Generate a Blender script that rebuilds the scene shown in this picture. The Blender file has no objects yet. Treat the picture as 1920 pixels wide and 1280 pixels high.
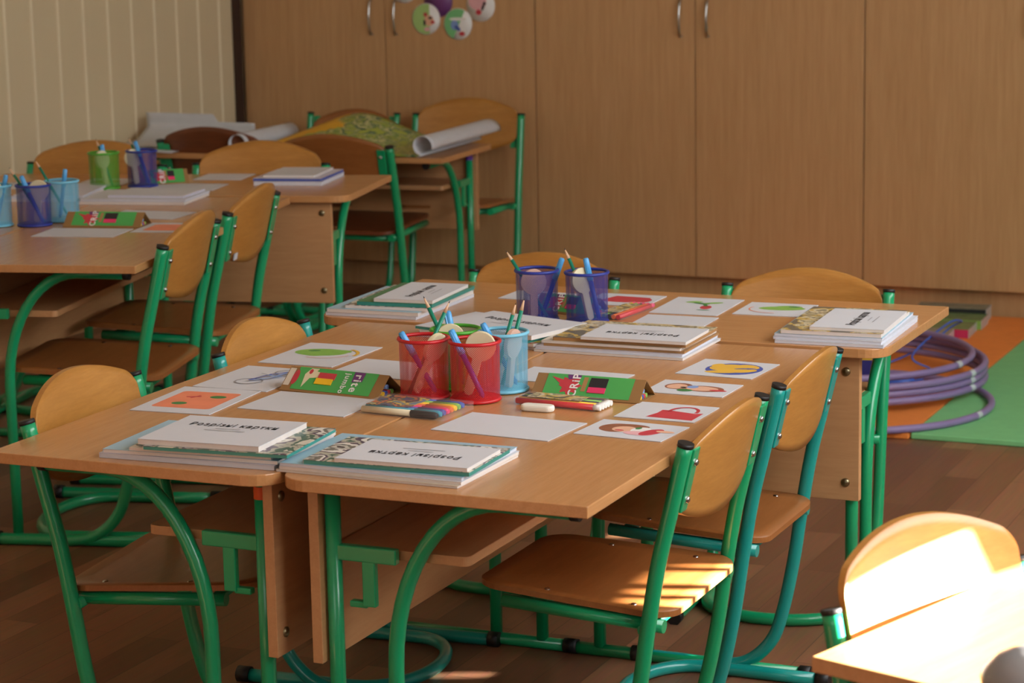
import bpy, math, random
from mathutils import Vector, Matrix, noise
random.seed(7)
S = bpy.context.scene
C = S.collection
R = math.radians
PI = math.pi

# ------------------------------------------------------------------ camera, world, lights, exposure
cam = bpy.data.objects.new('camera', bpy.data.cameras.new('camera'))
C.objects.link(cam)
cx_ = Vector((0.9139, 0.4054, -0.0187)); cw_ = Vector((-0.4013, 0.8973, -0.1838))
cx_.normalize(); cw_.normalize(); cu_ = cx_.cross(cw_); cx_ = cw_.cross(cu_)
cam.matrix_world = Matrix(((cx_.x, cu_.x, -cw_.x, 1.724), (cx_.y, cu_.y, -cw_.y, -2.969), (cx_.z, cu_.z, -cw_.z, 1.457), (0, 0, 0, 1)))
cam.data.sensor_width = 36.0
cam.data.lens = 36.0 * 4434.0 / 1920.0
cam.data.clip_start = 0.05
cam.data.dof.use_dof = True
cam.data.dof.focus_distance = 4.0
cam.data.dof.aperture_fstop = 8.5
S.camera = cam

world = bpy.data.worlds.new('daylight')
S.world = world
world.use_nodes = True
bg = world.node_tree.nodes['Background']
bg.inputs[0].default_value = (0.75, 0.86, 1.0, 1)
bg.inputs[1].default_value = 1.0

SUN_DIR = Vector((0.9135 * math.cos(R(13)), 0.4067 * math.cos(R(13)), math.sin(R(13))))   # towards the sun
sun = bpy.data.objects.new('sun', bpy.data.lights.new('sun', 'SUN'))
C.objects.link(sun)
sun.data.energy = 150.0
sun.data.angle = R(0.53)
sun.data.color = (1.0, 0.94, 0.86)
sun.rotation_euler = SUN_DIR.to_track_quat('Z', 'Y').to_euler()
sun.location = SUN_DIR * 8

def area(name, loc, target, sx, sy, power, col):
    l = bpy.data.lights.new(name, 'AREA'); l.shape = 'RECTANGLE'; l.size = sx; l.size_y = sy
    l.energy = power; l.color = col
    o = bpy.data.objects.new(name, l); C.objects.link(o); o.location = loc
    o.rotation_euler = (Vector(target) - Vector(loc)).to_track_quat('-Z', 'Y').to_euler()
    return o
area('daylight_right_windows', (2.5, 1.2, 1.75), (0.0, 1.35, 0.7), 4.6, 1.5, 152, (0.93, 0.97, 1.0))
area('front_fill', (0.9, -4.3, 1.9), (0.0, 1.5, 0.6), 2.2, 1.4, 14, (0.95, 0.97, 1.0))  # added fill lamp behind the camera to lift shadows, no window there

S.view_settings.view_transform = 'Standard'
S.view_settings.look = 'None'
S.view_settings.gamma = 1.0
S.view_settings.use_curve_mapping = False
S.view_settings.exposure = 0.0
try:
    S.cycles.use_denoising = True
    S.cycles.max_bounces = 10
    S.cycles.transparent_max_bounces = 24
    S.cycles.sample_clamp_indirect = 4.0
except Exception:
    pass

# ------------------------------------------------------------------ materials
MATS = {}
def lin(c):
    return tuple((x / 12.92 if x <= 0.04045 else ((x + 0.055) / 1.055) ** 2.4) for x in [v / 255.0 for v in c])
def newmat(name):
    m = bpy.data.materials.new(name); m.use_nodes = True
    nt = m.node_tree; b = nt.nodes['Principled BSDF']
    MATS[name] = m
    return m, nt, b
def plain(name, col, rough=0.5, metal=0.0, spec=0.5, noise_amt=0.06, nscale=30, coat=0.0, trans=0.0):
    if name in MATS: return MATS[name]
    m, nt, b = newmat(name)
    N = nt.nodes; L = nt.links
    c = lin(col)
    tc = N.new('ShaderNodeTexCoord'); nz = N.new('ShaderNodeTexNoise'); nz.inputs['Scale'].default_value = nscale
    L.new(tc.outputs['Object'], nz.inputs['Vector'])
    mx = N.new('ShaderNodeMix'); mx.data_type = 'RGBA'
    mx.inputs[6].default_value = (*[x * (1 - noise_amt) for x in c], 1)
    mx.inputs[7].default_value = (*[min(1, x * (1 + noise_amt)) for x in c], 1)
    L.new(nz.outputs['Fac'], mx.inputs[0]); L.new(mx.outputs[2], b.inputs['Base Color'])
    b.inputs['Roughness'].default_value = rough; b.inputs['Metallic'].default_value = metal
    b.inputs['Specular IOR Level'].default_value = spec
    if coat: b.inputs['Coat Weight'].default_value = coat; b.inputs['Coat Roughness'].default_value = 0.12
    if trans: b.inputs['Transmission Weight'].default_value = trans
    return m
def wood(name, c1, c2, axis=0, stretch=14, scale=6.0, rough=0.35, spec=0.5, fine=0.35, bump=0.0, coat=0.0):
    m, nt, b = newmat(name); N = nt.nodes; L = nt.links
    tc = N.new('ShaderNodeTexCoord'); mp = N.new('ShaderNodeMapping')
    sc = [stretch, stretch, stretch]; sc[axis] = 1.0
    mp.inputs['Scale'].default_value = sc
    L.new(tc.outputs['Object'], mp.inputs['Vector'])
    n1 = N.new('ShaderNodeTexNoise'); n1.inputs['Scale'].default_value = scale; n1.inputs['Detail'].default_value = 5; n1.inputs['Roughness'].default_value = 0.6
    n2 = N.new('ShaderNodeTexNoise'); n2.inputs['Scale'].default_value = scale * 5; n2.inputs['Detail'].default_value = 2
    L.new(mp.outputs[0], n1.inputs['Vector']); L.new(mp.outputs[0], n2.inputs['Vector'])
    ad = N.new('ShaderNodeMix'); ad.data_type = 'FLOAT'; ad.inputs[0].default_value = fine
    L.new(n1.outputs['Fac'], ad.inputs[2]); L.new(n2.outputs['Fac'], ad.inputs[3])
    rp = N.new('ShaderNodeValToRGB'); rp.color_ramp.elements[0].position = 0.3; rp.color_ramp.elements[1].position = 0.72
    rp.color_ramp.elements[0].color = (*lin(c1), 1); rp.color_ramp.elements[1].color = (*lin(c2), 1)
    L.new(ad.outputs[0], rp.inputs[0]); L.new(rp.outputs[0], b.inputs['Base Color'])
    b.inputs['Roughness'].default_value = rough; b.inputs['Specular IOR Level'].default_value = spec
    if coat: b.inputs['Coat Weight'].default_value = coat; b.inputs['Coat Roughness'].default_value = 0.25
    return m
def art(name, cols, scale=30, rough=0.35, dist=1.5):
    """a busy printed cover: voronoi patches and noise through a many-colour ramp"""
    m, nt, b = newmat(name); N = nt.nodes; L = nt.links
    tc = N.new('ShaderNodeTexCoord'); nz = N.new('ShaderNodeTexNoise'); nz.inputs['Scale'].default_value = scale
    nz.inputs['Detail'].default_value = 3; nz.inputs['Distortion'].default_value = dist
    vo = N.new('ShaderNodeTexVoronoi'); vo.inputs['Scale'].default_value = scale * 1.3
    L.new(tc.outputs['Object'], nz.inputs['Vector']); L.new(tc.outputs['Object'], vo.inputs['Vector'])
    mx = N.new('ShaderNodeMix'); mx.data_type = 'FLOAT'; mx.inputs[0].default_value = 0.45
    L.new(nz.outputs['Fac'], mx.inputs[2]); L.new(vo.outputs['Distance'], mx.inputs[3])
    rp = N.new('ShaderNodeValToRGB'); rp.color_ramp.interpolation = 'CONSTANT'
    e = rp.color_ramp.elements
    n = len(cols)
    e[0].position = 0.0; e[0].color = (*lin(cols[0]), 1)
    e[1].position = 0.3; e[1].color = (*lin(cols[1]), 1)
    for i in range(2, n):
        q = e.new(0.3 + 0.35 * (i - 1) / (n - 1)); q.color = (*lin(cols[i]), 1)
    L.new(mx.outputs[0], rp.inputs[0]); L.new(rp.outputs[0], b.inputs['Base Color'])
    b.inputs['Roughness'].default_value = rough
    return m
def mesh_metal(name, col):
    """painted expanded-metal mesh: diamond holes from two crossed wave patterns on the unrolled wall"""
    m, nt, b = newmat(name); N = nt.nodes; L = nt.links
    c = lin(col)
    b.inputs['Base Color'].default_value = (*c, 1); b.inputs['Roughness'].default_value = 0.35
    uv = N.new('ShaderNodeUVMap')
    outs = []
    sep = N.new('ShaderNodeSeparateXYZ'); L.new(uv.outputs[0], sep.inputs[0])
    for sgn in (1, -1):
        mu = N.new('ShaderNodeMath'); mu.operation = 'MULTIPLY'; mu.inputs[1].default_value = 70.0; L.new(sep.outputs[0], mu.inputs[0])
        mv = N.new('ShaderNodeMath'); mv.operation = 'MULTIPLY'; mv.inputs[1].default_value = 46.0 * sgn; L.new(sep.outputs[1], mv.inputs[0])
        ad = N.new('ShaderNodeMath'); ad.operation = 'ADD'; L.new(mu.outputs[0], ad.inputs[0]); L.new(mv.outputs[0], ad.inputs[1])
        fr = N.new('ShaderNodeMath'); fr.operation = 'FRACT'; L.new(ad.outputs[0], fr.inputs[0])
        gt = N.new('ShaderNodeMath'); gt.operation = 'GREATER_THAN'; gt.inputs[1].default_value = 0.30; L.new(fr.outputs[0], gt.inputs[0])
        outs.append(gt)
    mn = N.new('ShaderNodeMath'); mn.operation = 'MULTIPLY'
    L.new(outs[0].outputs[0], mn.inputs[0]); L.new(outs[1].outputs[0], mn.inputs[1])
    tr = N.new('ShaderNodeBsdfTransparent'); ms = N.new('ShaderNodeMixShader')
    L.new(mn.outputs[0], ms.inputs[0]); L.new(b.outputs[0], ms.inputs[1]); L.new(tr.outputs[0], ms.inputs[2])
    L.new(ms.outputs[0], N['Material Output'].inputs['Surface'])
    return m

wood('desk_laminate', (184, 130, 80), (202, 148, 96), axis=0, stretch=16, scale=5, rough=0.27, coat=0.25)
wood('desk_panel', (186, 136, 90), (202, 154, 106), axis=0, stretch=10, scale=4, rough=0.45)
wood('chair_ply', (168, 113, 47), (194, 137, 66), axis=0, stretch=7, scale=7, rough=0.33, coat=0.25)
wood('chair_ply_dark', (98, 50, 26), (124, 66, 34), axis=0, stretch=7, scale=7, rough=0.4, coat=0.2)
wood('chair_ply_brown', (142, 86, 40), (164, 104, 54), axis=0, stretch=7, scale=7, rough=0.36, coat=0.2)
wood('wardrobe_laminate', (186, 142, 95), (206, 164, 117), axis=2, stretch=22, scale=2.2, rough=0.36, coat=0.15)
plain('wardrobe_gap_shade', (60, 38, 24), 0.8)
plain('green_paint', (16, 158, 102), 0.28, coat=0.4, noise_amt=0.04)
plain('teal_paint', (16, 152, 142), 0.28, coat=0.4, noise_amt=0.04)
plain('black_plastic', (26, 24, 24), 0.5)
plain('steel', (190, 190, 188), 0.25, metal=1.0)
plain('brass_steel', (150, 140, 110), 0.35, metal=1.0)
plain('white_paper', (208, 209, 214), 0.6, noise_amt=0.02)
plain('page_edges', (222, 214, 208), 0.7, noise_amt=0.05, nscale=120)
plain('page_edges_cool', (208, 210, 220), 0.7, noise_amt=0.05, nscale=120)
plain('kraft_card', (150, 112, 66), 0.6)
plain('cover_lightblue', (160, 196, 214), 0.35, noise_amt=0.12, nscale=14)
plain('cover_teal', (52, 142, 132), 0.35)
plain('cover_green', (70, 130, 90), 0.35, noise_amt=0.25, nscale=16)
plain('cover_tan', (172, 130, 84), 0.4, noise_amt=0.1)
plain('cover_cream', (214, 204, 186), 0.4, noise_amt=0.05)
plain('cover_lilac', (206, 204, 218), 0.4, noise_amt=0.05)
art('cover_mono', [(70, 66, 72), (196, 192, 180), (120, 118, 110), (226, 222, 212), (92, 80, 96), (180, 178, 160), (70, 104, 90), (214, 208, 190)], 12)
art('cover_bright', [(60, 120, 80), (228, 222, 200), (190, 60, 60), (90, 150, 90), (220, 190, 70), (70, 100, 120), (230, 226, 216)], 26)
art('cover_old', [(96, 88, 70), (190, 178, 140), (140, 130, 100), (210, 200, 170), (200, 170, 90), (110, 104, 90)], 24)
art('wallet_print', [(50, 46, 60), (90, 84, 130), (60, 100, 90), (200, 110, 60), (70, 66, 80), (210, 180, 80), (90, 130, 150)], 20)
plain('ink', (38, 36, 40), 0.6)
plain('ink_grey', (150, 148, 150), 0.6)
plain('print_green', (136, 186, 84), 0.5, noise_amt=0.2, nscale=60)
plain('print_darkgreen', (64, 130, 70), 0.5)
plain('print_yellow', (232, 184, 70), 0.5)
plain('print_orange', (238, 140, 104), 0.5, noise_amt=0.15, nscale=20)
plain('print_red', (200, 62, 72), 0.5, noise_amt=0.1)
plain('print_blue', (70, 90, 170), 0.5)
plain('print_lightblue', (130, 160, 214), 0.5)
plain('print_brown', (150, 92, 66), 0.5, noise_amt=0.2, nscale=60)
plain('print_skin', (230, 180, 150), 0.5)
plain('print_pink', (230, 176, 182), 0.5)
plain('print_purple', (110, 60, 120), 0.5)
plain('print_white', (236, 234, 230), 0.5)
plain('box_green', (78, 172, 88), 0.42, noise_amt=0.05)
plain('lime', (168, 206, 128), 0.5)
plain('pencil_teal', (10, 130, 104), 0.35)
plain('pencil_wood', (226, 186, 150), 0.6)
plain('pen_blue', (40, 66, 170), 0.3)
plain('pen_cap', (84, 166, 226), 0.3)
plain('paddle_cream', (226, 214, 178), 0.5)
plain('paddle_pink', (222, 180, 160), 0.5)
plain('eraser_white', (236, 232, 218), 0.5)
plain('cup_red', (196, 26, 34), 0.32)
plain('cup_green', (80, 170, 50), 0.32)
plain('cup_lightblue', (120, 196, 224), 0.32)
plain('cup_navy', (40, 56, 150), 0.32)
mesh_metal('cup_red_mesh', (200, 28, 36)); mesh_metal('cup_green_mesh', (80, 165, 50))
mesh_metal('cup_lightblue_mesh', (110, 190, 220)); mesh_metal('cup_navy_mesh', (42, 54, 140))
plain('wall_cream', (222, 204, 166), 0.5, noise_amt=0.03, nscale=3)
plain('joint_highlight', (246, 234, 204), 0.4, noise_amt=0.02)  # paler than the boards, paints in the light caught by the joint beads
plain('plaster_white', (214, 206, 190), 0.8)
plain('mat_orange', (240, 140, 60), 0.75, noise_amt=0.08)
plain('mat_green', (126, 200, 134), 0.75, noise_amt=0.08)
plain('mat_edge', (40, 60, 36), 0.9)
plain('hoop_violet', (140, 122, 168), 0.4)
plain('rope_blue', (60, 100, 200), 0.4)
plain('box_navy', (44, 44, 120), 0.5); plain('box_yellow', (232, 190, 30), 0.5)
plain('sticker_orange', (214, 84, 20), 0.5); plain('sticker_violet', (96, 50, 160), 0.5)
plain('pencilcase_red', (204, 30, 40), 0.35); plain('marker_pink', (230, 60, 110), 0.35); plain('marker_yellow', (246, 196, 40), 0.35)
plain('marker_black', (40, 38, 42), 0.4); plain('marker_orange', (226, 110, 50), 0.4); plain('marker_violet', (90, 80, 150), 0.4); plain('marker_teal', (70, 150, 170), 0.4)
plain('grey_tin', (150, 150, 152), 0.3, metal=0.3)
plain('book_black', (46, 50, 50), 0.25); plain('book_grey', (150, 150, 130), 0.25, noise_amt=0.3, nscale=30); plain('book_pink', (200, 50, 96), 0.25)
plain('book_glossgreen', (110, 140, 90), 0.25, noise_amt=0.3, nscale=24); plain('film', (196, 206, 210), 0.15)
art('poster_field', [(80, 110, 66), (140, 176, 66), (178, 186, 80), (104, 150, 70), (206, 208, 150), (70, 120, 90), (170, 190, 70)], 13)
plain('poster_yellow', (240, 190, 50), 0.5, noise_amt=0.15, nscale=14)
plain('sheet_grey', (205, 208, 212), 0.55)

def clear_film():
    m, nt, b = newmat('clear_film')
    b.inputs['Base Color'].default_value = (0.9, 0.92, 0.95, 1); b.inputs['Roughness'].default_value = 0.08
    b.inputs['Alpha'].default_value = 0.07
    return m
clear_film()

def floor_mat():
    m, nt, b = newmat('floor_planks'); N = nt.nodes; L = nt.links
    tc = N.new('ShaderNodeTexCoord'); mp = N.new('ShaderNodeMapping'); mp.inputs['Rotation'].default_value = (0, 0, R(90))
    L.new(tc.outputs['Object'], mp.inputs['Vector'])
    br = N.new('ShaderNodeTexBrick'); br.inputs['Scale'].default_value = 1.0
    br.inputs['Brick Width'].default_value = 0.62; br.inputs['Row Height'].default_value = 0.085
    br.inputs['Mortar Size'].default_value = 0.0012; br.inputs['Mortar Smooth'].default_value = 0.3
    br.inputs['Color1'].default_value = (*lin((112, 72, 48)), 1); br.inputs['Color2'].default_value = (*lin((152, 102, 70)), 1)
    br.inputs['Mortar'].default_value = (*lin((96, 62, 44)), 1); br.inputs['Bias'].default_value = -0.1
    L.new(mp.outputs[0], br.inputs['Vector'])
    mp2 = N.new('ShaderNodeMapping'); mp2.inputs['Scale'].default_value = (20, 1.2, 1); L.new(tc.outputs['Object'], mp2.inputs['Vector'])
    nz = N.new('ShaderNodeTexNoise'); nz.inputs['Scale'].default_value = 5; nz.inputs['Detail'].default_value = 5
    L.new(mp2.outputs[0], nz.inputs['Vector'])
    mx = N.new('ShaderNodeMix'); mx.data_type = 'RGBA'; mx.blend_type = 'OVERLAY'; mx.inputs[0].default_value = 0.35
    L.new(br.outputs['Color'], mx.inputs[6]); L.new(nz.outputs['Color'], mx.inputs[7])
    hs = N.new('ShaderNodeHueSaturation'); hs.inputs['Saturation'].default_value = 0.95; L.new(mx.outputs[2], hs.inputs['Color'])
    L.new(hs.outputs[0], b.inputs['Base Color']); b.inputs['Roughness'].default_value = 0.38
    b.inputs['Specular IOR Level'].default_value = 0.4
    return m
floor_mat()

# ------------------------------------------------------------------ mesh helpers
def M(n): return MATS[n]
class MB:
    def __init__(s): s.v = []; s.f = []; s.m = []; s.sm = []; s.uv = {}
    def add(s, vs, fs, mi=0, smooth=False):
        o = len(s.v); s.v += [tuple(v) for v in vs]
        for f in fs:
            s.f.append([i + o for i in f]); s.m.append(mi); s.sm.append(smooth)
        return s
    def box(s, c, d, mi=0, rot=0.0, mat=None):
        x, y, z = [k / 2 for k in d]
        vs = [Vector((a, b, e)) for e in (-z, z) for a, b in ((-x, -y), (x, -y), (x, y), (-x, y))]
        q = mat if mat is not None else Matrix.Rotation(rot, 3, 'Z')
        vs = [q @ v + Vector(c) for v in vs]
        return s.add(vs, [(3, 2, 1, 0), (4, 5, 6, 7), (0, 1, 5, 4), (1, 2, 6, 5), (2, 3, 7, 6), (3, 0, 4, 7)], mi)
    def prism(s, outline, z0, z1, mi=0, tf=None, mtop=None):
        n = len(outline)
        vs = [Vector((x, y, z0)) for x, y in outline] + [Vector((x, y, z1)) for x, y in outline]
        if tf is not None: vs = [tf @ v for v in vs]
        s.add(vs, [list(range(n))[::-1]] + [(i, (i + 1) % n, n + (i + 1) % n, n + i) for i in range(n)], mi)
        o = len(s.v) - 2 * n
        s.f.append([o + n + i for i in range(n)]); s.m.append(mi if mtop is None else mtop); s.sm.append(False)
        return s
    def flat(s, pts, z, mi=0):
        return s.add([(x, y, z) for x, y in pts], [list(range(len(pts)))], mi)
    def tube(s, path, r, seg=12, mi=0, caps=True, closed=False):
        P = [Vector(p) for p in path]; n = len(P)
        rs = r if isinstance(r, (list, tuple)) else [r] * n
        T = []
        for i in range(n):
            a = P[(i - 1) % n] if (closed or i > 0) else P[i]; b = P[(i + 1) % n] if (closed or i < n - 1) else P[i]
            T.append((b - a).normalized())
        up = Vector((0, 0, 1)) if abs(T[0].z) < 0.9 else Vector((1, 0, 0))
        nx = T[0].cross(up).normalized(); vs = []
        for i in range(n):
            nx = (nx - T[i] * nx.dot(T[i])).normalized(); by = T[i].cross(nx)
            for k in range(seg):
                a = 2 * PI * k / seg
                vs.append(P[i] + (nx * math.cos(a) + by * math.sin(a)) * rs[i])
        fs = []
        for i in range(n if closed else n - 1):
            j = (i + 1) % n
            for k in range(seg):
                l = (k + 1) % seg
                fs.append((i * seg + k, i * seg + l, j * seg + l, j * seg + k))
        s.add(vs, fs, mi, True)
        if caps and not closed:
            o = len(s.v) - n * seg
            s.f.append([o + k for k in range(seg)][::-1]); s.m.append(mi); s.sm.append(False)
            s.f.append([o + (n - 1) * seg + k for k in range(seg)]); s.m.append(mi); s.sm.append(False)
        return s
    def lathe(s, prof, c=(0, 0, 0), seg=28, mi=0, smooth=True):
        vs = []
        for r, z in prof:
            for k in range(seg):
                a = 2 * PI * k / seg; vs.append((c[0] + r * math.cos(a), c[1] + r * math.sin(a), c[2] + z))
        fs = [(i * seg + k, i * seg + (k + 1) % seg, (i + 1) * seg + (k + 1) % seg, (i + 1) * seg + k) for i in range(len(prof) - 1) for k in range(seg)]
        return s.add(vs, fs, mi, smooth)
    def grid(s, fn, nu, nv, mi=0, smooth=True):
        vs = [fn(i / nu, j / nv) for j in range(nv + 1) for i in range(nu + 1)]
        fs = [(j * (nu + 1) + i, j * (nu + 1) + i + 1, (j + 1) * (nu + 1) + i + 1, (j + 1) * (nu + 1) + i) for j in range(nv) for i in range(nu)]
        return s.add(vs, fs, mi, smooth)
    def build(s, name, mats, parent=None, bevel=0, solid=0, loc=None, rot=None):
        me = bpy.data.meshes.new(name); me.from_pydata(s.v, [], s.f); 
        for mm in (mats if isinstance(mats, (list, tuple)) else [mats]): me.materials.append(M(mm) if isinstance(mm, str) else mm)
        me.polygons.foreach_set('material_index', s.m); me.polygons.foreach_set('use_smooth', s.sm)
        me.update()
        o = bpy.data.objects.new(name, me); C.objects.link(o)
        if parent is not None: o.parent = parent
        if loc is not None: o.location = loc
        if rot is not None: o.rotation_euler = rot
        if solid:
            md = o.modifiers.new('thickness', 'SOLIDIFY'); md.thickness = solid; md.offset = 0
        if bevel:
            md = o.modifiers.new('bevel', 'BEVEL'); md.width = bevel; md.segments = 2; md.limit_method = 'ANGLE'; md.angle_limit = R(50)
        return o
def smooth_path(pts, n=8):
    P = [Vector(p) for p in pts]; out = []
    for i in range(len(P) - 1):
        p0 = P[max(i - 1, 0)]; p1 = P[i]; p2 = P[i + 1]; p3 = P[min(i + 2, len(P) - 1)]
        for k in range(n):
            t = k / n
            out.append(0.5 * ((2 * p1) + (p2 - p0) * t + (2 * p0 - 5 * p1 + 4 * p2 - p3) * t * t + (3 * p1 - p0 - 3 * p2 + p3) * t ** 3))
    out.append(P[-1]); return out
def rrect(w, d, rs, n=6):
    x, y = w / 2, d / 2; o = []
    for (cx, cy, a0, r) in ((-x, -y, 180, rs[0]), (x, -y, 270, rs[1]), (x, y, 0, rs[2]), (-x, y, 90, rs[3])):
        sx = 1 if cx > 0 else -1; sy = 1 if cy > 0 else -1
        if r <= 0: o.append((cx, cy)); continue
        for k in range(n + 1):
            a = R(a0 + 90 * k / n); o.append((cx - sx * r + r * math.cos(a), cy - sy * r + r * math.sin(a)))
    return o
def ell(cx, cy, a, b, rot=0, n=24, a0=0, a1=360):
    c, s_ = math.cos(R(rot)), math.sin(R(rot)); o = []
    for k in range(n + (0 if a1 - a0 >= 360 else 1)):
        t = R(a0 + (a1 - a0) * k / n); x, y = a * math.cos(t), b * math.sin(t); o.append((cx + c * x - s_ * y, cy + s_ * x + c * y))
    return o
def tag(o, label, cat, group=None):
    o['label'] = label; o['category'] = cat
    if group: o['group'] = group
    return o
def thing(name, label, cat, loc=(0, 0, 0), rot=0.0, group=None):
    o = bpy.data.objects.new(name, None); C.objects.link(o); o.location = loc; o.rotation_euler = (0, 0, R(rot)); o.empty_display_size = 0.05
    return tag(o, label, cat, group)
def copy_tree(o, parent=None):
    c = o.copy(); C.objects.link(c)
    if parent is not None: c.parent = parent
    for ch in [k for k in C.objects if k.parent == o]: copy_tree(ch, c)
    return c
def struct(o): o['kind'] = 'structure'; return o
TEXT = {}
def text(s_, size, mat, parent, loc, rot=0.0, shear=0.0, bold=0.0, name='title'):
    key = (s_, round(size, 4), shear, bold, mat)
    if key not in TEXT:
        cu = bpy.data.curves.new('t', 'FONT'); cu.body = s_; cu.size = size; cu.shear = shear; cu.offset = bold
        cu.align_x = 'CENTER'; cu.align_y = 'CENTER'; cu.resolution_u = 3; cu.extrude = 0.0001; cu.space_character = 1.18
        to = bpy.data.objects.new('t', cu); C.objects.link(to)
        bpy.context.view_layer.update()
        me = bpy.data.meshes.new_from_object(to.evaluated_get(bpy.context.evaluated_depsgraph_get()))
        bpy.data.objects.remove(to); me.name = name; me.materials.clear(); me.materials.append(M(mat)); TEXT[key] = me
    o = bpy.data.objects.new(name, TEXT[key]); C.objects.link(o); o.parent = parent; o.location = loc; o.rotation_euler = (0, 0, R(rot))
    return o

# ------------------------------------------------------------------ the setting
XL, XR, YB, YF, ZC = -2.978, 2.6, 5.62, -4.5, 3.0
struct(MB().box(((XL + XR) / 2, (YB + YF) / 2, -0.05), (XR - XL + 0.4, YB - YF + 0.4, 0.1)).build('floor', 'floor_planks'))
struct(MB().box(((XL + XR) / 2, (YB + YF) / 2, ZC + 0.05), (XR - XL + 0.4, YB - YF + 0.4, 0.1)).build('ceiling', 'plaster_white'))
struct(MB().box(((XL + XR) / 2, YB + 0.06, ZC / 2), (XR - XL, 0.12, ZC)).build('wall_back', 'plaster_white'))
struct(MB().box(((XL + XR) / 2, YF - 0.06, ZC / 2), (XR - XL, 0.12, ZC)).build('wall_front', 'plaster_white'))
# left wall: cream cladding boards, 15 cm wide, with a shallow bead at every joint
wl = MB(); pts = []
y = 3.511 - 0.151 * 53
while y < YB:
    for dy, dx in ((0.006, 0.0), (0.145, 0.0), (0.1450, -0.004), (0.1470, 0.0055), (0.151, 0.0055), (0.153, -0.004), (0.154, 0.0)):
        pts.append((XL + dx, y + dy))
    y += 0.151
vs = [(a, b, 0) for a, b in pts] + [(a, b, ZC) for a, b in pts]; n = len(pts)
wl.add(vs, [(i + 1, i, n + i, n + i + 1) for i in range(n - 1)])
wl.m = [0 if i % 7 == 0 else 1 for i in range(n - 1)]
wl.box((XL - 0.06, (YB + YF) / 2, ZC / 2), (0.11, YB - YF, ZC))
struct(wl.build('wall_left', ['wall_cream', 'joint_highlight']))
struct(MB().box((XL + 0.008, (YF + 4.9) / 2, 0.04), (0.016, 4.9 - YF, 0.08)).build('baseboard_left', 'wardrobe_laminate'))

# right wall (out of the frame): solid, with holes added and shaped to throw the sun patches
HOLES = [(-2.0, 0.86, 0.70, 1.005), (-2.0, 0.50, 1.005, 1.072), (1.345, 1.39, 0.86, 0.918), (1.41, 1.45, 0.86, 0.918), (1.475, 1.56, 0.865, 0.918), (1.58, 1.60, 0.865, 0.914), (2.145, 2.185, 0.690, 0.701), (3.22, 3.27, 0.702, 0.716)]
ys = sorted({YF, YB, *[h[0] for h in HOLES], *[h[1] for h in HOLES]}); zs = sorted({0.0, ZC, *[h[2] for h in HOLES], *[h[3] for h in HOLES]})
wr = MB()
for a, b in zip(ys, ys[1:]):
    for c, d in zip(zs, zs[1:]):
        my, mz = (a + b) / 2, (c + d) / 2
        if any(h[0] < my < h[1] and h[2] < mz < h[3] for h in HOLES): continue
        wr.box((XR + 0.01, my, mz), (0.02, b - a, d - c))
struct(wr.build('wall_right', 'plaster_white'))

# ------------------------------------------------------------------ wardrobes along the back wall
def wardrobe(x0, x1, label, hx):
    t = thing('wardrobe', label, 'wardrobe', ((x0 + x1) / 2, 5.04, 0), 0, 'wardrobes along the back wall')
    w = x1 - x0
    b = MB(); b.box((0, 0.29, 1.25), (w - 0.002, 0.56, 2.3)); b.build('carcass', 'wardrobe_laminate', t)
    MB().box((0, 0.30, 0.0505), (w - 0.002, 0.54, 0.099)).build('plinth', 'wardrobe_laminate', t)
    for k, s in ((0, -1), (1, 1)):
        dw = w / 2 - 0.003
        d = MB().box((s * w / 4, -0.009, 1.25), (dw, 0.018, 2.296)).build('door', 'wardrobe_laminate', t, bevel=0.001)
        hxk = hx[k]
        if hxk is not None:
            h = MB().tube(smooth_path([(hxk, -0.018, 0.966), (hxk, -0.034, 0.978), (hxk, -0.042, 1.03), (hxk, -0.034, 1.082), (hxk, -0.018, 1.094)], 5), 0.0045, 8)
            h.lathe([(0, 0), (0.008, 0), (0.008, 0.003), (0, 0.003)], (hxk, -0.02, 0.964), 10); h.build('handle', 'steel', d)
    return t
wardrobe(-2.962, -1.7345, 'tall beech wardrobe in the corner, with round paper discs stuck on its right door', ((-2.405 + 2.349), (-2.301 + 2.349)))
wardrobe(-1.7335, -0.4965, 'tall beech wardrobe in the middle of the back wall with two arched handles', (-1.168 + 1.115, -1.066 + 1.115))
wardrobe(-0.4955, 0.746, 'tall beech wardrobe at the right end of the row, behind the coloured floor mats', (0.07 - 0.126, 0.175 - 0.126))
struct(MB().box((-2.972, 4.99, 1.25), (0.012, 0.05, 2.3)).build('gap_shade_1', 'wardrobe_gap_shade'))  # dark strip painting in the shade between left wall and wardrobe

def disc(x, z, col, shapes, label, r=0.058, y=5.0):
    o = MB().lathe([(0, 0), (r, 0), (r, 0.0015), (0, 0.0015)], (0, 0, 0), 32).build('paper_disc', col, None, loc=(x, 5.0215 + (y - 5.0), z), rot=(R(90), 0, 0))
    tag(o, label, 'decoration', 'round paper discs on the wardrobe door')
    b = MB(); mats = []
    for i, (mt, pts) in enumerate(shapes):
        mats.append(mt); b.flat([(px, pz) for px, pz in pts], 0.0018 + 0.0002 * i, i)
    if mats: b.build('picture', mats, o)
    return o
disc(-2.174, 1.024, 'print_white', [('lime', ell(0, 0, 0.056, 0.056, 0, 20, 75, 285)), ('print_red', ell(-0.002, 0.016, 0.008, 0.008)), ('print_skin', ell(0.012, -0.006, 0.02, 0.02)), ('ink', ell(0.018, 0.004, 0.008, 0.005)), ('ink', ell(-0.006, -0.014, 0.005, 0.011)), ('print_red', ell(0.028, -0.012, 0.009, 0.006)), ('print_pink', ell(0.004, -0.038, 0.012, 0.008))],
     'white and lime green paper disc, lowest left one on the wardrobe door', y=4.998)
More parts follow.
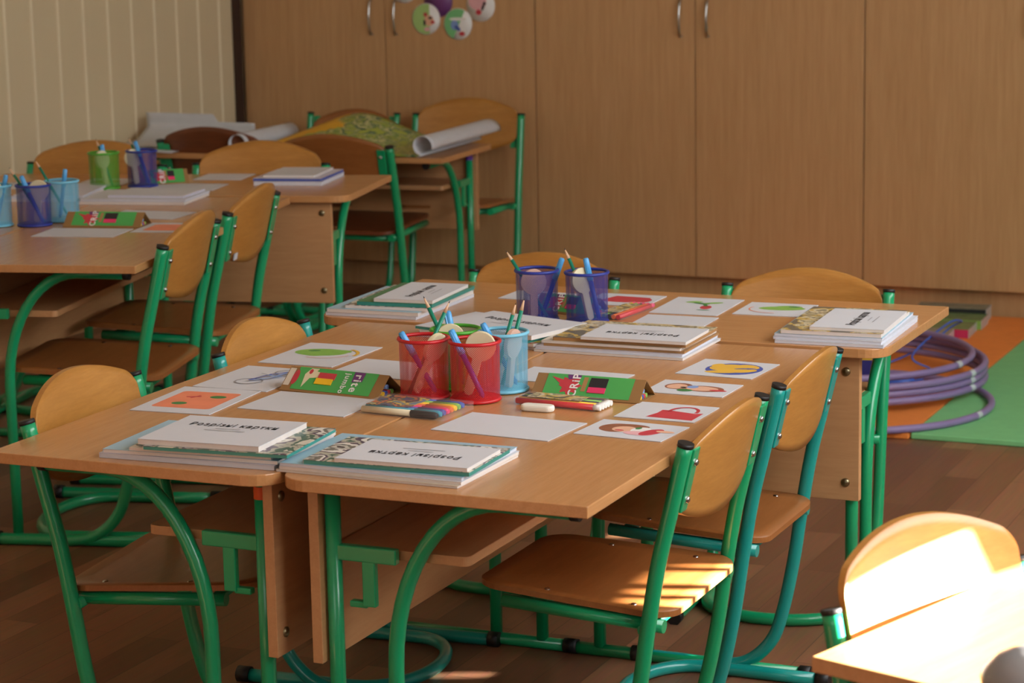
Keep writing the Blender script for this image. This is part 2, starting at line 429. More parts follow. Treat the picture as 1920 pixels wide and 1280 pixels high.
disc(-2.043, 1.006, 'print_white', [('mat_green', ell(0, 0, 0.056, 0.056, 0, 20, 60, 250)), ('print_lightblue', ell(-0.014, -0.004, 0.016, 0.018)), ('print_blue', ell(-0.002, -0.016, 0.014, 0.008, -40)), ('print_red', ell(0.016, -0.036, 0.012, 0.008)), ('print_white', ell(0.0, 0.018, 0.035, 0.006))],
     'white and sea green paper disc, lowest of all on the wardrobe door', y=4.9982)
disc(-1.95, 1.073, 'print_white', [('print_pink', ell(-0.012, 0.014, 0.036, 0.03)), ('print_red', ell(-0.008, -0.024, 0.012, 0.01)), ('ink', ell(0.01, -0.006, 0.005, 0.014, -20)), ('ink', ell(0.016, 0.008, 0.006, 0.006))],
     'pink and white paper disc, rightmost on the wardrobe door', y=4.999)
disc(-2.123, 1.088, 'print_purple', [], 'plum coloured paper disc tucked behind the two green ones', y=5.0003)
disc(-2.262, 1.141, 'print_white', [('print_lightblue', ell(0, -0.01, 0.03, 0.026))], 'pale blue and white paper disc cut by the photo top edge, beside the door handle', y=4.9985)

# ------------------------------------------------------------------ desks
DH = 0.62
def make_desk(label, length, group, H=DH, sticker=None):
    t = thing('school_desk', label, 'desk', (0, 0, 0), 0, group)
    D = 0.504; L = length; hx = L / 2
    top = MB().prism([(x, y + D / 2) for x, y in rrect(L, D, (0.05, 0.05, 0.002, 0.002))], H - 0.018, H).build('tabletop', ['desk_laminate'], t, bevel=0.0015)
    pnl = MB().box((0, 0.036, H - 0.018 - 0.142), (L - 0.108, 0.017, 0.28)).build('modesty_panel', 'desk_panel', t, bevel=0.001)
    for sx in (-1, 1):
        for z in (H - 0.05, H - 0.265):
            MB().lathe([(0.0085, -0.0005), (0.0085, 0.002), (0.005, 0.0045), (0, 0.005)], (0, 0, 0), 12).build('bolt', 'brass_steel', pnl, loc=(sx * (hx - 0.080), 0.0276, z), rot=(R(90), 0, 0))
    MB().prism([(x, y + 0.163) for x, y in rrect(L - 0.18, 0.225, (0, 0, 0.012, 0.012))], H - 0.135, H - 0.12).build('book_shelf', 'desk_panel', t, bevel=0.001)
    for sx in (-1, 1):
        x = sx * (hx - 0.076); r = 0.0122
        f = bpy.data.objects.new('leg_frame', None); C.objects.link(f); f.parent = t; f.location = (x, 0, 0); f.empty_display_size = 0.05
        post = MB().tube([(0, 0.058, 0.02), (0, 0.058, H - 0.0185)], r, 14).build('post', 'green_paint', f)
        arcp = [(0, 0.158, 0.02), (0, 0.158, H * 0.25), (0, 0.158, H - 0.30)]
        for k in range(1, 13):
            a = R(90 * k / 12); arcp.append((0, 0.158 + 0.178 * (1 - math.cos(a)), H - 0.30 + 0.27 * math.sin(a)))
        arcp.append((0, 0.455, H - 0.031))
        MB().tube(arcp, r, 14).build('curved_leg', 'green_paint', f)
        MB().box((0, 0.115, H - 0.126), (0.014, 0.10, 0.024)).box((0, 0.118, H - 0.17), (0.012, 0.022, 0.075)).box((-sx * 0.004, 0.098, H - 0.206), (0.014, 0.03, 0.01)).build('bracket', 'green_paint', f, bevel=0.002)
        MB().tube([(0, -0.005, r), (0, 0.475, r)], r, 14).build('foot', 'green_paint', f)
        for yy in (-0.011, 0.463): MB().tube([(0, yy, r + 0.001), (0, yy + 0.022, r + 0.001)], r + 0.0025, 14).build('end_cap', 'black_plastic', f)
        MB().tube([(0, 0.448, H - 0.031), (0, 0.462, H - 0.031)], r + 0.001, 14).build('end_cap', 'black_plastic', f)
        if sticker and sx == sticker[1]:
            MB().tube([(0, 0.058, H - 0.055), (0, 0.058, H - 0.035)], r + 0.0006, 14, caps=False).build('size_sticker', sticker[0], f)
    return t
g = 'school desks with green tube legs'
def place(o, x, y, rot): o.location = (x, y, 0); o.rotation_euler = (0, 0, R(rot)); return o
dR = place(make_desk('nearest right-hand desk, with a sharp bare corner pointing at the two right chairs', 1.22, g), 0.003, 0.61, -90)
dL = place(make_desk('nearest left-hand desk, carrying the orange, bicycle and leaf picture cards', 1.22, g, sticker=('sticker_orange', -1)), -0.003, 0.61, 90)
dX = place(make_desk('desk set crosswise behind the two nearest ones, carrying the navy pencil cups', 1.20, g), -0.006, 1.25, 0)
th = 0.224; ct, st = math.cos(th), math.sin(th); HL = 0.67
def LC(x, y): return (-1.162 + ct * x - st * y, 1.443 + st * x + ct * y)
p = LC(-0.506, 0.61); dLR = place(make_desk('second-row desk at the left edge with a glossy bare near end', 1.22, g, HL), p[0], p[1], math.degrees(th) - 90)
p = LC(-0.513, 0.61); dLL = place(make_desk('second-row desk mostly cut by the left photo edge, under the pale blue cup', 1.22, g, HL), p[0], p[1], math.degrees(th) + 90)
p = LC(-0.45, 1.25); dLX = place(make_desk('second-row crosswise desk with a white book pile on its right rounded corner', 1.20, g, HL), p[0], p[1], math.degrees(th))
br_ = 4.0
cb, sb = math.cos(R(br_)), math.sin(R(br_))
bx0, by0 = -1.632 - 0.60 * cb - 0.504 * sb, 4.0 - 0.60 * sb + 0.504 * cb
dB = place(make_desk('farthest desk by the wardrobe, covered with a green and yellow poster', 1.20, g, 0.625, ('sticker_violet', -1)), bx0, by0, 180 + br_)
# desk in the sun at the lower right: user edge on its left
us = Vector((0.31, 0.951)).normalized(); vs_ = Vector((-0.951, 0.31))
cS = Vector((0.99, -0.526)) + us * 0.6 - vs_ * 0.504
dS = place(make_desk('sunlit desk cut by the lower right corner of the photo', 1.20, g), cS.x, cS.y, math.degrees(math.atan2(vs_.y, vs_.x)) - 90)

# ------------------------------------------------------------------ chairs
def make_chair(paint, ply, seat_ply):
    t = thing('school_chair', '', 'chair')
    r = 0.0125
    up = [(0.636, -0.223), (0.53, -0.198), (0.437, -0.176), (0.33, -0.158), (0.23, -0.143), (0.13, -0.122)]
    for sx in (-1, 1):
        x = sx * 0.18
        pth = smooth_path([(x, yy, zz) for zz, yy in up] + [(x, -0.100, 0.070), (x, -0.055, 0.026), (x, 0.0, r), (x, 0.08, r), (x, 0.165, r)], 5)
        l = MB().tube(pth, r, 14).build('upright', paint, t)
        MB().tube([(x, -0.2225, 0.634), (x, -0.2241, 0.6405)], r + 0.0006, 14).build('top_cap', 'black_plastic', l)
        MB().tube([(x, 0.160, r + 0.001), (x, 0.182, r + 0.001)], r + 0.003, 14).build('foot_cap', 'black_plastic', l)
        b = MB().box((x - sx * 0.023, -0.2205, 0.577), (0.026, 0.005, 0.105), 0, 0, Matrix.Rotation(R(13), 3, 'X')).build('back_bracket', paint, t, bevel=0.002)
        for zz in (0.545, 0.605):
            k = MB()
            yy = -0.176 - (zz - 0.437) * 0.236
            k.lathe([(0.0055, 0), (0.0055, 0.003), (0.003, 0.005), (0, 0.005)], (0, 0, 0), 10)
            nv = len(k.v); 
            for i in range(nv - 40, nv):
                a = k.v[i]; k.v[i] = (x - sx * 0.025 + a[0], yy - 0.0135 - a[2], zz + a[1])
            k.build('bolt', 'steel', b)
    # floor loop: two rails closed by a round front
    lp = [(-0.154, -0.205, r), (-0.154, -0.10, r), (-0.154, 0.0, r)]
    for k in range(0, 17):
        a = R(180 - 180 * k / 16); lp.append((0.154 * math.cos(a), 0.02 + 0.105 * math.sin(a), r))
    lp += [(0.154, 0.0, r), (0.154, -0.10, r), (0.154, -0.205, r)]
    lo = MB().tube(lp, r, 14).build('floor_loop', paint, t)
    for sx in (-1, 1): MB().tube([(sx * 0.154, -0.222, r + 0.001), (sx * 0.154, -0.196, r + 0.001)], r + 0.003, 14).build('end_cap', 'black_plastic', lo)
    # seat frame
    f = MB()
    for sx in (-1, 1): f.tube([(sx * 0.158, -0.178, 0.338), (sx * 0.150, 0.10, 0.350)], 0.011, 12)
    f.tube([(-0.18, -0.152, 0.335), (0.18, -0.152, 0.335)], 0.0105, 12); f.tube([(-0.15, 0.075, 0.347), (0.15, 0.075, 0.347)], 0.009, 12)
    f.build('seat_frame', paint, t)
    # seat: dished plywood
    def outl(n=48):
        o = []
        for x, y in rrect(0.33, 0.345, (0.05, 0.05, 0.05, 0.05), 8):
            k = 1.0 + 0.03 * (-y / 0.17); o.append((x * k * (1 - 0.05 * (y > 0) * (y / 0.17)), y - 0.018))
        return o
    ol = outl(); rings = 6; vs = []; nn = len(ol); fs = []
    def zz(x, y): return 0.367 + 0.055 * (y + 0.018) + 0.006 * (x / 0.165) ** 2 - 0.003
    for top in (1, 0):
        for q in range(rings, 0, -1):
            for x, y in ol:
                X, Y = x * q / rings, (y + 0.018) * q / rings - 0.018; vs.append((X, Y, zz(X, Y) + (0.0 if top else -0.0095)))
        vs.append((0, -0.018, zz(0, -0.018) + (0 if top else -0.0095)))
    st_ = rings * nn + 1
    for top in (0, 1):
        o = top * st_
        for q in range(rings - 1):
            for i in range(nn):
                j = (i + 1) % nn; a = [o + q * nn + i, o + q * nn + j, o + (q + 1) * nn + j, o + (q + 1) * nn + i]
                fs.append(a if top == 0 else a[::-1])
        for i in range(nn):
            a = [o + (rings - 1) * nn + i, o + (rings - 1) * nn + (i + 1) % nn, o + rings * nn]; fs.append(a if top == 0 else a[::-1])
    b = MB().add(vs, fs, 0, True); b.add([], [])
    for i in range(nn):
        j = (i + 1) % nn; b.f.append([j, i, st_ + i, st_ + j]); b.m.append(0); b.sm.append(False)
    seat = b.build('seat', seat_ply, t)
    for x, y in ((-0.14, -0.12), (0.14, -0.12), (-0.135, 0.03), (0.135, 0.03)):
        MB().lathe([(0.005, 0), (0.004, 0.0018), (0, 0.002)], (x, y, zz(x, y)), 10).build('screw', 'steel', seat)
    # backrest: bowed plywood shell, rounded top and bottom
    hw = 0.169
    def back(u, v, off):
        s = math.sin((u - 0.5) * PI); q = max(0.0, (abs(s) - 0.86) / 0.14); e = 0.58 + 0.42 * math.sqrt(max(0.0, 1 - q * q))
        zm = 0.578; zt = zm + (0.052 + 0.042 * (1 - s * s)) * e; zb = zm - (0.046 + 0.040 * (1 - s * s)) * e
        z = zb + (zt - zb) * v
        return (s * hw, -0.176 - (z - 0.437) * 0.236 - 0.020 * (1 - s * s) + off, z)
    nu, nv = 40, 10
    b = MB(); b.grid(lambda u, v: back(u, v, 0.005), nu, nv); b.grid(lambda u, v: back(1 - u, v, -0.005), nu, nv)
    o2 = (nu + 1) * (nv + 1)
    def I(i, j): return j * (nu + 1) + i
    def J(i, j): return o2 + j * (nu + 1) + (nu - i)
    for i in range(nu):
        b.f.append([I(i + 1, 0), I(i, 0), J(i, 0), J(i + 1, 0)]); b.m.append(0); b.sm.append(False)
        b.f.append([I(i, nv), I(i + 1, nv), J(i + 1, nv), J(i, nv)]); b.m.append(0); b.sm.append(False)
    for j in range(nv):
        b.f.append([I(0, j), I(0, j + 1), J(0, j + 1), J(0, j)]); b.m.append(0); b.sm.append(False)
        b.f.append([I(nu, j + 1), I(nu, j), J(nu, j), J(nu, j + 1)]); b.m.append(0); b.sm.append(False)
    b.f = [f_[::-1] for f_ in b.f] if False else b.f
    b.build('backrest', ply, t)
    return t
PROTO = {}
def chair(key, capc, face, label, scale=(1, 1, 1), lift=0.0):
    """capc: centre between the two top caps; face: direction the sitter looks, degrees"""
    if key not in PROTO: PROTO[key] = make_chair(*key); t = PROTO[key]; first = True
    else: t = copy_tree(PROTO[key]); first = False
    d = Vector((math.cos(R(face)), math.sin(R(face))))
    t.location = (capc[0] + d.x * 0.223 * scale[1], capc[1] + d.y * 0.223 * scale[1], 0)
    t.rotation_euler = (0, 0, R(face - 90)); t.scale = scale
    for ch in [k for k in C.objects if k.parent == t]:
        if ch.name.split('.')[0] == 'backrest': ch.location.z = lift
    tag(t, label, 'chair', 'plywood school chairs on green tube frames')
    return t
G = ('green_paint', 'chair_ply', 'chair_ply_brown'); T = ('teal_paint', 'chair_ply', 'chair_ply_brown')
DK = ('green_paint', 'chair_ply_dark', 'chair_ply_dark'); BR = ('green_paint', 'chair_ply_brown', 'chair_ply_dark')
GS = ('green_paint', 'chair_ply', 'chair_ply_brown')
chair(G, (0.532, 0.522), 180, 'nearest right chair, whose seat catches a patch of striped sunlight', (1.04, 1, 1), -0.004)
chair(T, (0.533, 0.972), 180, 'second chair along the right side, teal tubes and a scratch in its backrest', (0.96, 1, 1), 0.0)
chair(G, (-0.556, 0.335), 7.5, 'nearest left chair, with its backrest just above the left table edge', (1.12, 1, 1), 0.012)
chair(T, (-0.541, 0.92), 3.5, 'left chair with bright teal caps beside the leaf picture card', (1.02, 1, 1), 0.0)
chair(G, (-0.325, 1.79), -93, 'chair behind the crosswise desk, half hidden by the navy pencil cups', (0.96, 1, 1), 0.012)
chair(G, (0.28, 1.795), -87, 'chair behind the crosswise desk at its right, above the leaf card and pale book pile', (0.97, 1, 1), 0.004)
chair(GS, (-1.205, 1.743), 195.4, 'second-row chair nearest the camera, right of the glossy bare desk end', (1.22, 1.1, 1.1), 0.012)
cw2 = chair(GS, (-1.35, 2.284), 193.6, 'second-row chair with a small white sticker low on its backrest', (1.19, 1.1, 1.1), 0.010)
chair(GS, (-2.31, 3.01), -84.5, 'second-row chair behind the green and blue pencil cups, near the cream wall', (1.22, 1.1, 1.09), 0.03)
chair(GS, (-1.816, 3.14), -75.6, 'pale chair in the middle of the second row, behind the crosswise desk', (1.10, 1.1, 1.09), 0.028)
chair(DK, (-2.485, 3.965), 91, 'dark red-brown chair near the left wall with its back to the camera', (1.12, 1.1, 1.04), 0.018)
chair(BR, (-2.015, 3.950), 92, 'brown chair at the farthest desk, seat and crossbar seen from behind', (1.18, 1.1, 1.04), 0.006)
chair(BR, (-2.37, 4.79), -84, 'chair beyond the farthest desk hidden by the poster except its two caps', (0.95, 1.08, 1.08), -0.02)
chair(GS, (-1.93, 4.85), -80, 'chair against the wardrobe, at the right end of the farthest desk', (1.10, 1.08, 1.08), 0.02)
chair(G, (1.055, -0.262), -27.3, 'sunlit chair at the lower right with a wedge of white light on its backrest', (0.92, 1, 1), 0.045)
# small white sticker on one backrest
for ch in [k for k in C.objects if k.parent == cw2 and k.name.split('.')[0] == 'backrest']:
    pass
stk = MB().box((-0.118, -0.2165, 0.530), (0.022, 0.002, 0.016), 0, 0, Matrix.Rotation(R(12), 3, 'X')).build('size_sticker', 'white_paper', cw2)
# ------------------------------------------------------------------ books, card packs and picture cards
def booklet(name, x, y, z, w, d, h, rot, cover, pages, label, cat, group, curl=0.0):
    """soft-bound: a page block as the body, a cover folded round its spine"""
    n = 10
    def zc(u): return curl * max(0.0, abs(u - 0.35) - 0.25) ** 2 * 8
    b = MB(); vs = []
    for k in range(n + 1):
        u = k / n; X = -w / 2 + w * u
        for yy in (-d / 2, d / 2):
            vs.append((X, yy, 0.0)); vs.append((X, yy, h * 0.93 + zc(u)))
    fs = []
    for k in range(n):
        a = k * 4; e = a + 4
        fs += [(a + 1, e + 1, e + 3, a + 3), (a, a + 2, e + 2, e), (a, e, e + 1, a + 1), (a + 2, a + 3, e + 3, e + 2)]
    fs += [(0, 1, 3, 2), (n * 4, n * 4 + 2, n * 4 + 3, n * 4 + 1)]
    b.add(vs, fs)
    o = b.build(name, pages, None, loc=(x, y, z), rot=(0, 0, R(rot)))
    tag(o, label, cat, group)
    c = MB()
    c.grid(lambda u, v: (-w / 2 - 0.0004 + (w + 0.0016) * u, -d / 2 - 0.0006 + (d + 0.0012) * v, h * 0.95 + zc(u)), n, 1, 0, False)
    c.add([(-w / 2 - 0.0006, -d / 2, 0), (-w / 2 - 0.0006, d / 2, 0), (-w / 2 - 0.0006, d / 2, h * 0.95 + zc(0)), (-w / 2 - 0.0006, -d / 2, h * 0.95 + zc(0))], [(3, 2, 1, 0)])
    c.build('cover', cover, o, solid=0.0006)
    return o
def title(o, h, size, rot, sub=True, dx=0.0, dy=0.0):
    tt = text('Розрізні картки', size, 'ink', o, (dx, dy, h + 0.0006), rot, 0.0, size * 0.010); tt.scale = (1.0, 1.45, 1.0)
    if sub:
        b = MB(); c, s_ = math.cos(R(rot)), math.sin(R(rot))
        for k, (a, l) in enumerate(((-1.3, 1.2), (-2.0, 2.0))):
            x, y = 0.0, a * size
            pts = [(x - l * size / 1, y - 0.06 * size), (x + l * size / 1, y - 0.06 * size), (x + l * size, y + 0.06 * size), (x - l * size, y + 0.06 * size)]
            b.flat([(dx + c * px - s_ * py, dy + s_ * px + c * py) for px, py in pts], h + 0.0007)
        b.build('subtitle', 'ink_grey', o)
def stack(base_z, where, group, layers):
    z = base_z + 0.0004
    for (nm, x, y, w, d, h, rot, cov, pg, desc, cat, ttl) in layers:
        o = booklet(nm, x, y, z, w, d, h, rot, cov, pg, desc + ' ' + where, cat, group, 0.0)
        if ttl: title(o, h, *ttl)
        z += h + 0.0003
W, P, PC = 'white_paper', 'page_edges', 'page_edges_cool'
stack(DH, 'in the nearest left pile', 'nearest left book pile', [
    ('workbook', -0.172, 0.137, 0.300, 0.212, 0.008, 3, 'cover_lilac', PC, 'pale workbook lowest', 'book', None),
    ('workbook', -0.168, 0.139, 0.298, 0.210, 0.006, 3.5, 'cover_lightblue', P, 'light blue workbook second from bottom', 'book', None),
    ('workbook', -0.150, 0.125, 0.240, 0.180, 0.005, 4, 'cover_bright', P, 'red and green edged book in the middle', 'book', None),
    ('workbook', -0.122, 0.122, 0.240, 0.185, 0.006, 5, 'cover_mono', 'cover_teal', 'grey illustrated book with teal spine edge', 'book', None),
    ('card_booklet', -0.150, 0.118, 0.204, 0.172, 0.009, 4, W, P, 'white card booklet titled upright, topmost', 'booklet', (0.0175, 0, True, 0.004, 0.03))])
stack(DH, 'in the nearest right pile', 'nearest right book pile', [
    ('workbook', 0.142, 0.139, 0.302, 0.210, 0.004, -1, 'cover_cream', P, 'cream workbook lowest', 'book', None),
    ('workbook', 0.145, 0.140, 0.300, 0.208, 0.005, 0, W, P, 'white workbook second from bottom', 'book', None),
    ('workbook', 0.143, 0.141, 0.298, 0.206, 0.005, 1, 'cover_lightblue', PC, 'light blue workbook in the middle', 'book', None),
    ('workbook', 0.166, 0.122, 0.268, 0.158, 0.007, 2, 'cover_mono', 'cover_teal', 'teal edged grey illustrated book', 'book', None),
    ('card_booklet', 0.192, 0.106, 0.213, 0.128, 0.006, 2, W, P, 'white card booklet with upside-down title, topmost', 'booklet', (0.0172, 180, True, 0.0, -0.012))])
stack(DH, 'in the pile at the crosswise desk left end', 'left end book pile', [
    ('workbook', -0.490, 1.415, 0.205, 0.292, 0.007, 1, W, PC, 'white workbook lowest', 'book', None),
    ('workbook', -0.488, 1.413, 0.205, 0.290, 0.008, 2, 'cover_lightblue', P, 'pale blue workbook second from bottom', 'book', None),
    ('workbook', -0.468, 1.412, 0.180, 0.262, 0.007, 4, 'cover_mono', P, 'grey illustrated book in the middle', 'book', None),
    ('workbook', -0.448, 1.405, 0.165, 0.245, 0.008, 4, 'cover_green', 'cover_teal', 'green covered book', 'book', None),
    ('card_booklet', -0.430, 1.392, 0.128, 0.212, 0.007, 5, W, P, 'white card booklet with sideways title, topmost', 'booklet', (0.0165, 90, True, 0.0, 0.0))])
stack(DH, 'in the middle pile by the navy cups', 'middle left book pile', [
    ('workbook', -0.142, 1.175, 0.285, 0.198, 0.006, -12, 'cover_lightblue', PC, 'pale blue workbook lowest', 'book', None),
    ('workbook', -0.140, 1.172, 0.280, 0.192, 0.007, -14, 'cover_bright', P, 'patterned workbook second from bottom', 'book', None),
    ('workbook', -0.150, 1.170, 0.282, 0.185, 0.006, -15, W, 'cover_teal', 'white book with teal edges', 'book', None),
    ('card_booklet', -0.120, 1.155, 0.240, 0.165, 0.009, -17, W, P, 'white card booklet titled upright, topmost', 'booklet', (0.0185, 0, True, 0.0, 0.018))])
stack(DH, 'in the middle pile right of the navy cups', 'middle right book pile', [
    ('workbook', 0.126, 1.143, 0.296, 0.212, 0.005, 0, W, P, 'white workbook lowest', 'book', None),
    ('workbook', 0.124, 1.145, 0.290, 0.210, 0.005, 1, 'cover_lilac', 'page_edges_cool', 'pale lilac workbook second from bottom', 'book', None),
    ('workbook', 0.132, 1.150, 0.278, 0.206, 0.005, 1, 'cover_tan', 'cover_tan', 'thin tan book', 'book', None),
    ('workbook', 0.128, 1.147, 0.276, 0.204, 0.005, 0, 'cover_cream', P, 'cream workbook', 'book', None),
    ('workbook', 0.142, 1.142, 0.262, 0.184, 0.007, 1, 'cover_old', 'cover_tan', 'brown picture-covered book second from top', 'book', None),
    ('card_booklet', 0.174, 1.108, 0.205, 0.138, 0.006, 1.5, W, P, 'white card booklet with upside-down title, topmost', 'booklet', (0.0165, 180, True, 0.0, -0.015))])
stack(DH, 'in the pile at the crosswise desk right corner', 'right corner book pile', [
    ('workbook', 0.478, 1.412, 0.208, 0.296, 0.006, 2, W, PC, 'white workbook lowest', 'book', None),
    ('workbook', 0.476, 1.414, 0.208, 0.292, 0.006, 1, W, PC, 'white workbook second from bottom', 'book', None),
    ('workbook', 0.472, 1.416, 0.206, 0.288, 0.005, 3, 'cover_lightblue', PC, 'light blue workbook', 'book', None),
    ('workbook', 0.478, 1.402, 0.192, 0.262, 0.008, 3, 'cover_old', P, 'worn picture book with loose pages', 'book', None),
    ('card_booklet', 0.508, 1.384, 0.142, 0.208, 0.006, 3, W, P, 'white card booklet with sideways title, topmost', 'booklet', (0.0165, 90, True, -0.0, 0.0))])
rl = math.degrees(th)
stack(HL, 'in the second-row pile behind the crayon box', 'second row front book pile', [
    ('workbook', -1.80, 2.475, 0.300, 0.210, 0.008, rl, W, P, 'white workbook lowest', 'book', None),
    ('workbook', -1.795, 2.475, 0.296, 0.208, 0.007, rl, W, PC, 'white workbook in the middle', 'book', None),
    ('card_booklet', -1.765, 2.485, 0.215, 0.165, 0.007, rl - 2, W, 'cover_lilac', 'white card booklet topmost', 'booklet', None)])
stack(HL, 'in the second-row pile beside the pale blue cup', 'second row left book pile', [
    ('workbook', -2.10, 2.50, 0.205, 0.290, 0.008, rl + 4, W, P, 'white workbook lowest', 'book', None),
    ('workbook', -2.09, 2.505, 0.200, 0.285, 0.007, rl + 6, 'cover_lilac', PC, 'pale lilac workbook topmost', 'book', None)])
stack(HL, 'in the second-row pile at the desk right corner', 'second row right book pile', [
    ('workbook', -1.600, 2.985, 0.200, 0.240, 0.012, rl, W, PC, 'thick white workbook lowest', 'book', None),
    ('workbook', -1.602, 2.985, 0.198, 0.236, 0.008, rl - 1, 'cover_lilac', 'print_blue', 'blue edged workbook in the middle', 'book', None),
    ('card_booklet', -1.605, 2.99, 0.150, 0.205, 0.006, rl, W, P, 'white card booklet topmost', 'booklet', None)])

def card(x, y, z, w, d, rot, label, shapes=(), group='picture cards on the desks', name='picture_card', cat='card'):
    o = MB().box((0, 0, 0.0006), (w, d, 0.0011)).build(name, 'white_paper', None, loc=(x, y, z + 0.0003), rot=(0, 0, R(rot)))
    tag(o, label, cat, group)
    if shapes:
        b = MB(); mats = []
        for i, (mt, pts) in enumerate(shapes):
            if mt not in mats: mats.append(mt)
            b.flat(pts, 0.00125 + 0.00005 * i, mats.index(mt))
        b.build('picture', mats, o)
    return o
def ring(cx, cy, a, b, t, n=26, a0=0, a1=360, rot=0):
    return ell(cx, cy, a, b, rot, n, a0, a1) + ell(cx, cy, a - t, b - t, rot, n, a0, a1)[::-1]
def ringq(mat, cx, cy, a, b, t, n=26, a0=0, a1=360):
    o = []
    for k in range(n):
        s0 = R(a0 + (a1 - a0) * k / n); s1 = R(a0 + (a1 - a0) * (k + 1) / n)
        o.append((mat, [(cx + a * math.cos(s0), cy + b * math.sin(s0)), (cx + a * math.cos(s1), cy + b * math.sin(s1)), (cx + (a - t) * math.cos(s1), cy + (b - t) * math.sin(s1)), (cx + (a - t) * math.cos(s0), cy + (b - t) * math.sin(s0))]))
    return o
def bar(mat, x0, y0, x1, y1, w):
    d = Vector((x1 - x0, y1 - y0)).normalized() * w / 2; nx, ny = -d.y, d.x
    return (mat, [(x0 - nx, y0 - ny), (x1 - nx, y1 - ny), (x1 + nx, y1 + ny), (x0 + nx, y0 + ny)])
Z = DH
card(-0.390, 0.876, Z, 0.155, 0.205, 0, 'picture card with a green leaf shape and yellow arc, left table edge',
     [('print_green', ell(-0.01, 0.02, 0.052, 0.034, 8)), ('print_green', ell(-0.02, 0.005, 0.03, 0.02, -30)), ('print_darkgreen', ell(-0.03, 0.03, 0.012, 0.007, 20)), ('print_green', ell(0.02, 0.035, 0.025, 0.016, 10))] + ringq('print_yellow', 0.02, 0.012, 0.05, 0.05, 0.007, 14, -10, 70) + ringq('print_orange', 0.005, 0.008, 0.055, 0.045, 0.002, 14, -110, -10))
card(-0.392, 0.640, Z, 0.150, 0.196, 0, 'picture card with a blue bicycle, partly under the left crayon box',
     ringq('ink_grey', 0.0, -0.03, 0.026, 0.026, 0.0035) + ringq('ink_grey', 0.034, 0.055, 0.026, 0.026, 0.0035) + [bar('print_lightblue', 0.0, -0.03, 0.03, 0.0, 0.006), bar('print_lightblue', 0.03, 0.0, 0.034, 0.055, 0.006), bar('print_blue', 0.012, 0.02, 0.034, 0.055, 0.005), bar('print_blue', 0.0, -0.03, 0.014, 0.03, 0.005), bar('print_lightblue', 0.01, 0.02, 0.045, 0.012, 0.005), bar('ink_grey', 0.012, 0.02, -0.008, 0.03, 0.003), bar('ink_grey', 0.034, 0.055, 0.05, 0.02, 0.003)])
card(-0.396, 0.440, Z, 0.150, 0.200, 4, 'picture card with an orange square and two green dots',
     [('print_orange', rrect(0.112, 0.13, (0.01, 0.01, 0.01, 0.01))), ('print_darkgreen', ell(-0.018, -0.03, 0.014, 0.011)), ('print_darkgreen', ell(0.026, 0.03, 0.015, 0.011)), bar('print_red', -0.03, 0.02, -0.005, 0.028, 0.006), bar('print_red', -0.018, 0.012, -0.01, 0.036, 0.004)])
card(-0.194, 0.480, Z, 0.205, 0.146, -1, 'blank white sheet in front of the left crayon box', group='blank white sheets', name='blank_sheet', cat='paper')
card(-0.190, 0.790, Z, 0.205, 0.146, -2, 'blank white sheet behind the left crayon box, left of the red cups', group='blank white sheets', name='blank_sheet', cat='paper')
card(0.196, 0.430, Z, 0.212, 0.140, -4, 'blank white sheet in front of the white eraser', group='blank white sheets', name='blank_sheet', cat='paper')
card(0.135, 0.832, Z, 0.200, 0.120, -3, 'blank white sheet behind the right crayon box', group='blank white sheets', name='blank_sheet', cat='paper')
card(0.377, 0.990, Z, 0.145, 0.142, -3, 'picture card with a yellow and blue ball',
     [('print_blue', ell(0.012, 0.0, 0.052, 0.052)), ('print_yellow', ell(0.0, 0.008, 0.036, 0.03, 20)), ('print_yellow', ell(0.03, 0.026, 0.024, 0.016, -30)), ('print_yellow', ell(0.036, -0.012, 0.024, 0.013, 40)), ('print_yellow', ell(0.0, -0.032, 0.03, 0.012, 15)), ('print_blue', ell(0.03, 0.008, 0.02, 0.004, 25)), ('print_yellow', ell(-0.026, 0.02, 0.012, 0.016))])
card(0.376, 0.808, Z, 0.145, 0.108, -1, 'picture card with a brown fluffy animal lying down, behind the red jug card',
     [('print_brown', ell(-0.03, 0.008, 0.024, 0.026)), ('print_skin', ell(-0.032, 0.006, 0.018, 0.02)), ('print_brown', ell(0.02, 0.0, 0.036, 0.024, -4)), ('print_skin', ell(0.016, 0.0, 0.03, 0.018, -4)), ('print_lightblue', ell(-0.004, 0.008, 0.01, 0.012)), ('print_darkgreen', ell(-0.008, -0.022, 0.014, 0.01)), ('print_red', ell(0.048, -0.008, 0.016, 0.006)), ('ink', ell(-0.018, 0.0, 0.006, 0.004))])
card(0.399, 0.614, Z, 0.140, 0.122, -1, 'picture card with a red jug shape, half covered by the nearest right chair',
     [('print_red', [(-0.02, -0.045), (0.062, -0.05), (0.062, 0.006), (0.05, 0.0), (0.0, 0.012), (-0.012, 0.012), (-0.012, -0.012)])] + ringq('print_red', 0.026, 0.01, 0.026, 0.034, 0.006, 16, -10, 190))
card(0.393, 0.468, Z, 0.152, 0.112, -4, 'picture card with a brown-haired child in red, nearest the right chairs',
     [('print_brown', ell(-0.028, 0.006, 0.03, 0.03)), ('print_brown', ell(-0.01, 0.026, 0.03, 0.012)), ('print_skin', ell(-0.014, 0.002, 0.02, 0.019)), ('print_red', ell(-0.018, -0.008, 0.008, 0.004)), ('print_white', ell(0.014, 0.004, 0.016, 0.02)), ('print_pink', ell(0.02, -0.018, 0.026, 0.014)), ('print_red', ell(0.036, -0.004, 0.014, 0.026, -20)), ('print_darkgreen', ell(0.006, 0.014, 0.005, 0.008)), ('print_skin', ell(0.056, 0.006, 0.016, 0.007))])
